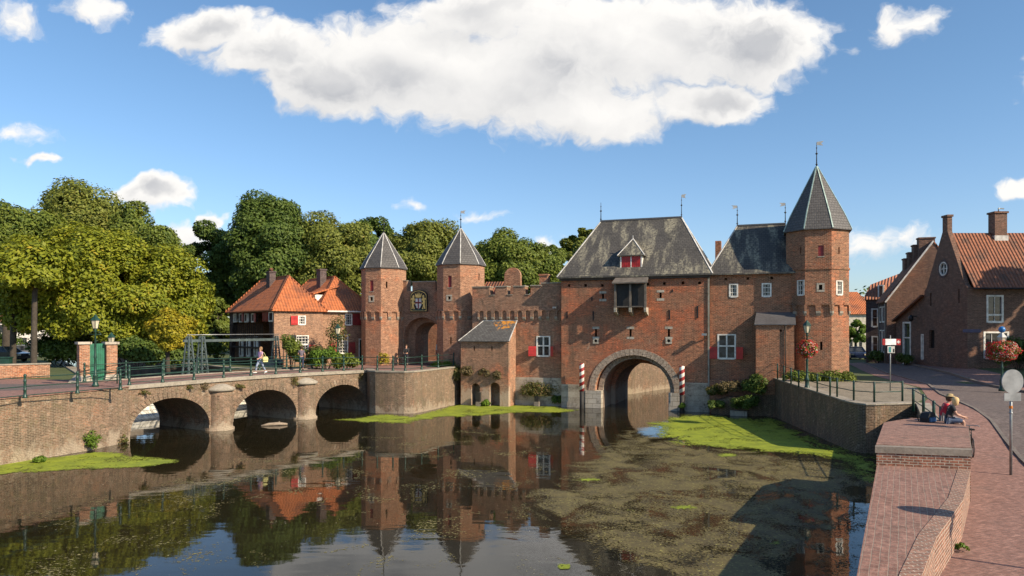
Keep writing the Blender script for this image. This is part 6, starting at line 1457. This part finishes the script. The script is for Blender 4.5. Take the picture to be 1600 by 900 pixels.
for (px, D, w_, lab, sd_) in ((20, 58, .24, 'slim street tree trunk left of the parked cars', 31), (52.5, 54, .22, 'slim dark street tree trunk between the cars and the chestnut', 32)):
    c = at(px, D); tree('street_tree', lab, (c.x, D, LZ), 9, (0, .5, 7.2), (3.0, 3.0, 2.6), LF_CHEST, 9000, .25, sd_, 26, 1.1, -.6, w_, 'street trees by the parked cars')
# off to the right of the view: the trees that shade the street
tree('plane_tree', 'broad street tree whose shade falls across the road', (41.5, 40.5, 2.5), 15, (0, 0, 9.0), (4.6, 4.6, 4.2), LF_GREEN, 14000, .4, 41, 30, None, -.7, .35, 'street trees on the right bank')
tree('plane_tree', 'tall street tree shading the brown brick house front', (47.5, 45.0, 2.5), 18, (0, 0, 11.0), (5.5, 4.5, 6.5), LF_GREEN, 16000, .42, 42, 34, None, -.7, .35, 'street trees on the right bank')
tree('plane_tree', 'street tree beyond the house row on the far right', (59, 47, 2.5), 17, (0, 0, 10.5), (6, 5, 6), LF_GREEN, 14000, .42, 43, 30, None, -.7, .35, 'street trees on the right bank')
# hedges, shrubs and plants
def S(name, label, cat, p, rad, m, n, lsz, seed, **k): return shrub(name, label, cat, p, rad, m, n, lsz, seed, **k)
z0 = LZ
hd = [('hedge', 'clipped dark hedge along the canal before the house door', 'hedge', (541, 55.5), (1.5, .7, 1.1), LF_GREEN), ('shrub', 'leafy green bush beside the lantern before the dark house', 'shrub', (511, 55.5), (1.2, .8, 1.5), LF_LIME),
      ('shrub', 'pale flowering bush under the white house window', 'shrub', (497, 56), (1.1, .8, 1.7), LF_WEED), ('shrub', 'climbing rose with red blooms at the house corner', 'shrub', (454, 57), (.8, .6, 2.6), LF_GREEN), ('shrub', 'dark green bush at the foot of the sunlit house wall', 'shrub', (474, 56.5), (1.1, .7, 1.3), LF_GREEN)]
for i, (nm, lab, ct, (px, D), rad, m) in enumerate(hd): c = at(px, D, z=z0); S(nm, lab, ct, c, rad, m, 2600, .13, 50 + i)
c = at(526, 60.2, z=LZ); S('ivy', 'thin climbing plant in the corner between the two houses', 'climber', c, (.7, .35, 4.0), LF_WEED, 1200, .12, 57)
c = at(598, 61.6, z=LZ); S('shrub', 'yellow flowering shrub at the foot of the left gate tower', 'shrub', c, (.65, .4, 1.1), LF_YEL, 700, .09, 58, stems=False, low=-.9)
c = at(690, 59.9, z=LZ); S('shrub', 'low green weeds at the foot of the right gate tower', 'shrub', c, (1.6, .4, .35), LF_LIME, 900, .10, 59)
c = at(716, 58.5, z=1.2); S('shrub', 'tall green weeds at the bastion corner by the lean-to', 'shrub', c, (.8, .5, 2.0), LF_WEED, 2200, .12, 60)
Q2 = Q
def onwall(F_, px, py, off): u_, z_w = F_.hit(px, py, off); w_ = F_.w(u_, off); return (w_.x, w_.y, z_w)
LQ = Fr(C_.w(C_.u(720, yl), yl)[:2], RG)
for i, (px, py, r_, m) in enumerate(((728, 590, (.75, .4, 1.1), LF_DRY), (757, 592, (.8, .35, .9), LF_DRY), (776, 596, (.6, .35, .85), LF_DRY))):
    S('creeper', ['dry brown creeper at the left of the lean-to wall', 'dry brown creeper over the two arched water openings', 'dry brown creeper at the right end of the lean-to wall'][i], 'creeper', onwall(LQ, px, py - 3, -.10), (r_[0] * .8, r_[1] * .8, r_[2] * .7), m, 1300, .08, 61 + i, stems=False, low=-.95)
S('shrub', 'green fern growing between the two arched water openings', 'fern', onwall(LQ, 758, 636, -.2), (.5, .35, .5), LF_LIME, 500, .12, 66)
S('shrub', 'tangled bush hanging over the stone plinth under the white window', 'shrub', onwall(C_, 846, 618, -.2), (2.6, .3, 1.0), LF_WEED, 3600, .09, 67, k=30, stems=False, low=-.95)
S('shrub', 'dark green overhang beside the left striped pole', 'shrub', onwall(C_, 872, 636, -.2), (.5, .3, 1.0), LF_DARK, 1400, .10, 68, stems=False)
S('shrub', 'tuft of green weeds at the foot of the right striped pole', 'shrub', onwall(G, 1066, 639, -.75), (.3, .25, .35), LF_LIME, 400, .1, 69)
for i, (px, py, off, r_, m) in enumerate(((1120, 622, -.9, (1.0, .5, .9), LF_WEED), (1146, 618, -1.0, (1.3, .6, .9), LF_DRY), (1180, 624, -1.6, (1.1, .9, 1.6), LF_DARK), (1160, 640, -2.2, (1.9, .8, .7), LF_DARK), (1117, 638, -1.7, (1.0, .5, .4), LF_DARK))):
    S('shrub', ['weedy bush on the footing below the red shutter', 'brownish bush in the middle of the overgrown footing', 'tall dark bush against the end of the quay wall', 'wide dark bush hanging low over the water in the corner', 'low green bush beside the pale stone step'][i], 'shrub', onwall(G, px, py, off), r_, m, 3400, .10, 70 + i, stems=False)
c = at(1296, 47.5, z=zr(19.5, 47.5)); S('hedge', 'low green planting strip at the foot of the corner tower', 'hedge', (c.x + .6, c.y + .9, c.z - .05), (3.1, .45, .45), LF_GREEN, 3800, .11, 80, low=-.2)
c = at(1250, 47.2, z=zr(19, 48)); S('hedge', 'short dark planting before the lead roofed annex', 'hedge', (c.x, c.y + .3, c.z), (1.4, .4, .6), LF_GREEN, 1500, .11, 81)
for i, (x, y, rx) in enumerate(((35.8, 52.0, 2.0), (39.0, 51.6, 2.0), (42.3, 51.2, 2.4))):
    S('hedge', ['dark shrubs at the left foot of the brown house front', 'dark shrubs under the large white house window', 'dark shrubs at the right edge before the house'][i], 'hedge', (x, y, zr(x, y)), (rx, .9, 1.9), LF_DARK, 4200, .16, 84 + i)
S('shrub', 'small shrub by the white door of the annex', 'shrub', (32.6, 61.0, zr(32.6, 61)), (.9, .9, .8), LF_DARK, 900, .13, 88)
S('shrub', 'low shrub with pale stones at the house corner down the street', 'shrub', (33.0, 66.5, zr(33, 66.5)), (.8, 1.6, 1.0), LF_DARK, 1200, .14, 89)
for i, (px, py, r_, m) in enumerate(((318, 608, (.75, .3, .75), LF_DRY), (294, 603, (.5, .2, .25), LF_WEED), (458, 597, (.7, .3, .6), LF_WEED), (372, 602, (.7, .25, .3), LF_WEED), (562, 590, (.6, .3, .7), LF_DRY), (222, 612, (1.0, .2, .3), LF_WEED))):
    S('wall_weed', ['dry weeds above the left bridge pier', 'thin green weeds under the coping over the left arch', 'weeds beside the right pier cap of the bridge', 'weeds on the coping right of the left pier', 'dry weeds where the bridge meets the bastion', 'mossy weeds above the springing of the left arch'][i], 'weeds', onwall(BR, px, py + 5, -.02), (r_[0] * .8, r_[1] * .6, r_[2] * .75), m, 420, .06, 90 + i, low=-.9, stems=False)
for i, (px, py, r_, m) in enumerate(((141, 703, (.55, .4, .75), LF_LIME), (185, 692, (.75, .35, .4), LF_WEED), (62, 722, (.4, .3, .2), LF_LIME))):
    p = onz(px, py, .02); S('wall_weed', ['bright green weed clump at the waterline of the left quay', 'yellowish weeds at the waterline beside the left arch', 'small green tuft low on the left quay wall'][i], 'weeds', p, r_, m, 900, .07, 100 + i, stems=False, low=-.9)
for i, (px, py) in enumerate(((1503, 775), (1500, 852))):
    p = onz(px + 4, py + 10, 1.29); S('wall_weed', ['green weeds at the foot of the brick ledge', 'yellow green weeds at the near foot of the brick ledge'][i], 'weeds', p, (.16, .22, .16), LF_LIME, 160, .05, 110 + i, stems=False)
for i, (px, D, rx, rz) in enumerate(((215, 58, 2.6, 2.2), (250, 60, 2.5, 1.6), (345, 76, 3.5, 3), (90, 62, 3, 2.2), (110, 60, 2.5, 2.4), (195, 66, 4, 3), (300, 70, 4, 2.0), (-10, 80, 4, 2.5), (275, 84, 5, 3.0), (325, 88, 5, 2.8))):
    c = at(px, D, z=LZ); S('shrub', ['dark rhododendron right of the garden gate', 'low dark shrub behind the yellow tree', 'dense shrub left of the tiled house', 'dark laurel left of the garden gate', 'deep green laurel behind the left gate pillar', 'shrub mass behind the green gate door', 'low shrub behind the lattice frame', 'shrub at the far left behind the cars', 'distant shrub on the lawn behind the yellow tree', 'distant shrub on the lawn near the conifer'][i], 'shrub', c, (rx, 1.5, rz), LF_DARK, 4000, .2, 120 + i, k=22, low=-.3)
# a far wood that reads as one mass
g = np.random.default_rng(200); k = 260; xs = g.uniform(-260, 120, k); C4 = np.stack([xs, 150 + g.uniform(0, 40, k), LZ + g.uniform(1, 9, k)], 1); P, D_, _i = clump_points(g, C4, g.uniform(3, 5, k), 46000, .9, .4)
tag(leaf_mesh('distant_wood', P, D_ + np.array([0, -.4, .4]), .8, LF_DARK, None, 9), 'dense belt of far trees closing the view behind the park', kind='stuff')
g = np.random.default_rng(201); k = 90; xs = g.uniform(60, 230, k); C4 = np.stack([xs, 175 + g.uniform(0, 30, k), LZ + g.uniform(1, 6, k)], 1); P, D_, _i = clump_points(g, C4, g.uniform(3, 5, k), 14000, .9, .4)
tag(leaf_mesh('distant_wood', P, D_ + np.array([0, -.4, .4]), .8, LF_DARK, None, 10), 'far trees beyond the end of the street', kind='stuff')

# ================================================================ floating plants
def float_sheet(name, label, poly_px, m, cell, z, fade, water_pts=None):
    poly = [onz(px, py, 0)[:2] for px, py in poly_px] if poly_px else water_pts
    P_ = np.array(poly); x0, y0 = P_.min(0); x1, y1 = P_.max(0)
    nx, ny = int((x1 - x0) / cell) + 2, int((y1 - y0) / cell) + 2
    X, Y = np.meshgrid(x0 + np.arange(nx) * cell, y0 + np.arange(ny) * cell, indexing='ij'); q = np.stack([X.ravel(), Y.ravel()], 1)
    inside = np.zeros(len(q), bool); dist = np.full(len(q), 1e9); n = len(P_)
    for i in range(n):
        a_, b_ = P_[i], P_[(i + 1) % n]
        c_ = ((a_[1] > q[:, 1]) != (b_[1] > q[:, 1])); xx = (b_[0] - a_[0]) * (q[:, 1] - a_[1]) / (b_[1] - a_[1] + 1e-12) + a_[0]; inside ^= c_ & (q[:, 0] < xx)
        d = b_ - a_; tt = np.clip(((q - a_) @ d) / (d @ d), 0, 1); dist = np.minimum(dist, np.linalg.norm(q - a_ - tt[:, None] * d, axis=1))
    sg = np.where(inside, dist, -dist); cov = np.clip(sg / fade + .5, 0, 1.0)
    keep = (sg > -fade).reshape(nx, ny); idm = np.arange(nx * ny).reshape(nx, ny)
    f = [(int(idm[i, j]), int(idm[i + 1, j]), int(idm[i + 1, j + 1]), int(idm[i, j + 1])) for i in range(nx - 1) for j in range(ny - 1) if keep[i, j] or keep[i + 1, j + 1]]
    used = sorted({v for t_ in f for v in t_}); mp = {v: i for i, v in enumerate(used)}
    me = bpy.data.meshes.new(name); me.from_pydata([(float(q[v, 0]), float(q[v, 1]), z) for v in used], [], [tuple(mp[v] for v in t_) for t_ in f])
    at_ = me.attributes.new('cover', 'FLOAT', 'POINT'); at_.data.foreach_set('value', cov[used].astype(np.float32)); me.materials.append(m)
    o = bpy.data.objects.new(name, me); COL.objects.link(o); return tag(o, label, kind='stuff')
def fmat(name, c1, c2, c3, base, amp, amp2, fine, thr=.5, soft=.04, rough=.75):
    def b(q, bs):
        oc = q.new('ShaderNodeTexCoord').outputs['Object']; at_ = q.new('ShaderNodeAttribute'); at_.attribute_name = 'cover'
        n1 = q.noise(q.scale(oc, (1, .8, 1)), .55, 6, .65, .8); n2 = q.noise(oc, fine, 4, .75); n3 = q.noise(oc, 1.2, 5, .7)
        v = q.math('ADD', q.math('MULTIPLY', at_.outputs['Fac'], base), q.math('ADD', q.math('MULTIPLY', q.ramp(n1, .3, .7), amp), q.math('MULTIPLY', q.ramp(n2, .32, .68), amp2)))
        al = q.ramp(v, thr - soft, thr + soft)
        al = q.math('MULTIPLY', al, q.ramp(at_.outputs['Fac'], .0, .12))
        col = q.mix(q.ramp(n3, .35, .65), c1, c2); col = q.mix(q.ramp(q.noise(oc, fine * .7, 3, .8), .56, .68), col, c3)
        q.l.new(col, bs.inputs['Base Color']); bs.inputs['Roughness'].default_value = rough
        q.l.new(al, bs.inputs['Alpha'])
    return mat(name, build=b)
DUCK = fmat('duckweed_green', (.16, .205, .012), (.26, .31, .015), (.12, .14, .02), 1.0, .66, .55, 7, 1.30, .10)
ALG = fmat('algae_olive', (.065, .05, .018), (.125, .10, .033), (.34, .31, .09), .9, .85, .70, 13, 1.52, .15)
ALG2 = fmat('algae_sparse', (.15, .13, .05), (.22, .19, .07), (.32, .30, .10), .3, .5, .6, 9, 1.19, .05)
float_sheet('duckweed', 'bright green duckweed along the foot of the left quay wall', [(-60, 745), (0, 742), (60, 738), (150, 733), (230, 730), (280, 721), (240, 713), (190, 709), (150, 706), (80, 714), (0, 724), (-60, 732)], DUCK, .2, .010, .9)
float_sheet('duckweed', 'bright green duckweed strip below the bastion and lean-to', [(520, 656), (600, 648), (640, 651), (680, 641), (720, 631), (780, 633), (870, 635), (905, 641), (880, 645), (800, 645), (740, 650), (690, 652), (640, 662), (600, 661), (560, 660)], DUCK, .25, .010, 1.5)
float_sheet('duckweed', 'broad bright green duckweed sheet in the corner by the right quay', [(1010, 662), (1060, 650), (1110, 648), (1150, 655), (1200, 652), (1250, 676), (1330, 706), (1378, 716), (1380, 755), (1335, 742), (1300, 718), (1207, 706), (1140, 701), (1080, 698), (1030, 682)], DUCK, .25, .012, 2.4)
for i, (px, py, rx, ry, lab) in enumerate(((1136, 711, 17, 3.2, 'small bright duckweed patch just below the large sheet'), (1068, 793, 20, 3.5, 'small duckweed patch in the middle of the olive algae'), (920, 750, 22, 3, 'faint duckweed patch at the left edge of the algae'), (985, 797, 10, 2.5, 'tiny duckweed patch left of the middle one'), (1210, 848, 10, 4, 'tiny duckweed patch in the big shadow'), (882, 886, 9, 4, 'tiny duckweed patch near the front edge'))):
    float_sheet('duckweed', lab, [(px + rx * math.cos(k * .5236) * (1 + .2 * math.sin(k * 2.3)), py + ry * math.sin(k * .5236)) for k in range(12)], DUCK, .08, .014, .6)
float_sheet('algae', 'olive brown floating algae covering the right half of the canal', [(985, 668), (1040, 684), (1100, 697), (1207, 708), (1310, 720), (1355, 745), (1368, 770), (1330, 905), (1230, 1300), (1000, 1300), (1010, 905), (960, 880), (905, 850), (862, 822), (800, 800), (830, 760), (880, 730), (930, 700)], ALG, .3, .006, 3.2)
float_sheet('algae', 'sparse specks of algae drifting over the open left water', [(0, 760), (300, 720), (600, 670), (780, 660), (960, 670), (900, 740), (850, 900), (700, 1100), (-100, 1100), (-200, 800)], ALG2, .8, .005, 5)
def _spk(q, bs):
    oc = q.new('ShaderNodeTexCoord').outputs['Object']; v = q.new('ShaderNodeTexVoronoi'); q.l.new(oc, v.inputs['Vector']); v.inputs['Scale'].default_value = 3.2
    n = q.noise(oc, .5, 3); r = q.math('MULTIPLY', q.ramp(n, .35, .7), .085)
    al = q.math('LESS_THAN', v.outputs['Distance'], q.math('MULTIPLY_ADD', v.outputs['Color'], .05, q.math('MULTIPLY', r, .8)))
    sp = q.new('ShaderNodeSeparateColor'); q.l.new(v.outputs['Color'], sp.inputs[0])
    al = q.math('LESS_THAN', v.outputs['Distance'], q.math('MULTIPLY', sp.outputs[0], r)); q.l.new(al, bs.inputs['Alpha'])
    bs.inputs['Base Color'].default_value = (.42, .38, .28, 1)
o = sheet('floating_seeds', [(-60, 8), (20, 8), (16.4, 34), (4, 53), (-4.5, 58), (-8, 50), (-20, 38.4), (-22, 32), (-45, 8)], .018, mat('seed_specks', rough=.9, build=_spk), kind='stuff', label='pale seeds and leaves scattered over the canal')
p = onz(428, 665, 0); t = thing('floating_log', 'pale driftwood log floating in front of the middle arch', 'log', p, R(20)); MB().tube([(-.75, 0, .02), (-.3, .05, .08), (.3, 0, .10), (.8, -.04, .06)], [.05, .10, .11, .06], 8).tube([(.2, 0, .1), (.35, .05, .25)], [.04, .02], 6).build('log', pattern_mat('driftwood', (.2, .15, .1), (.4, .32, .24), False, None), t)
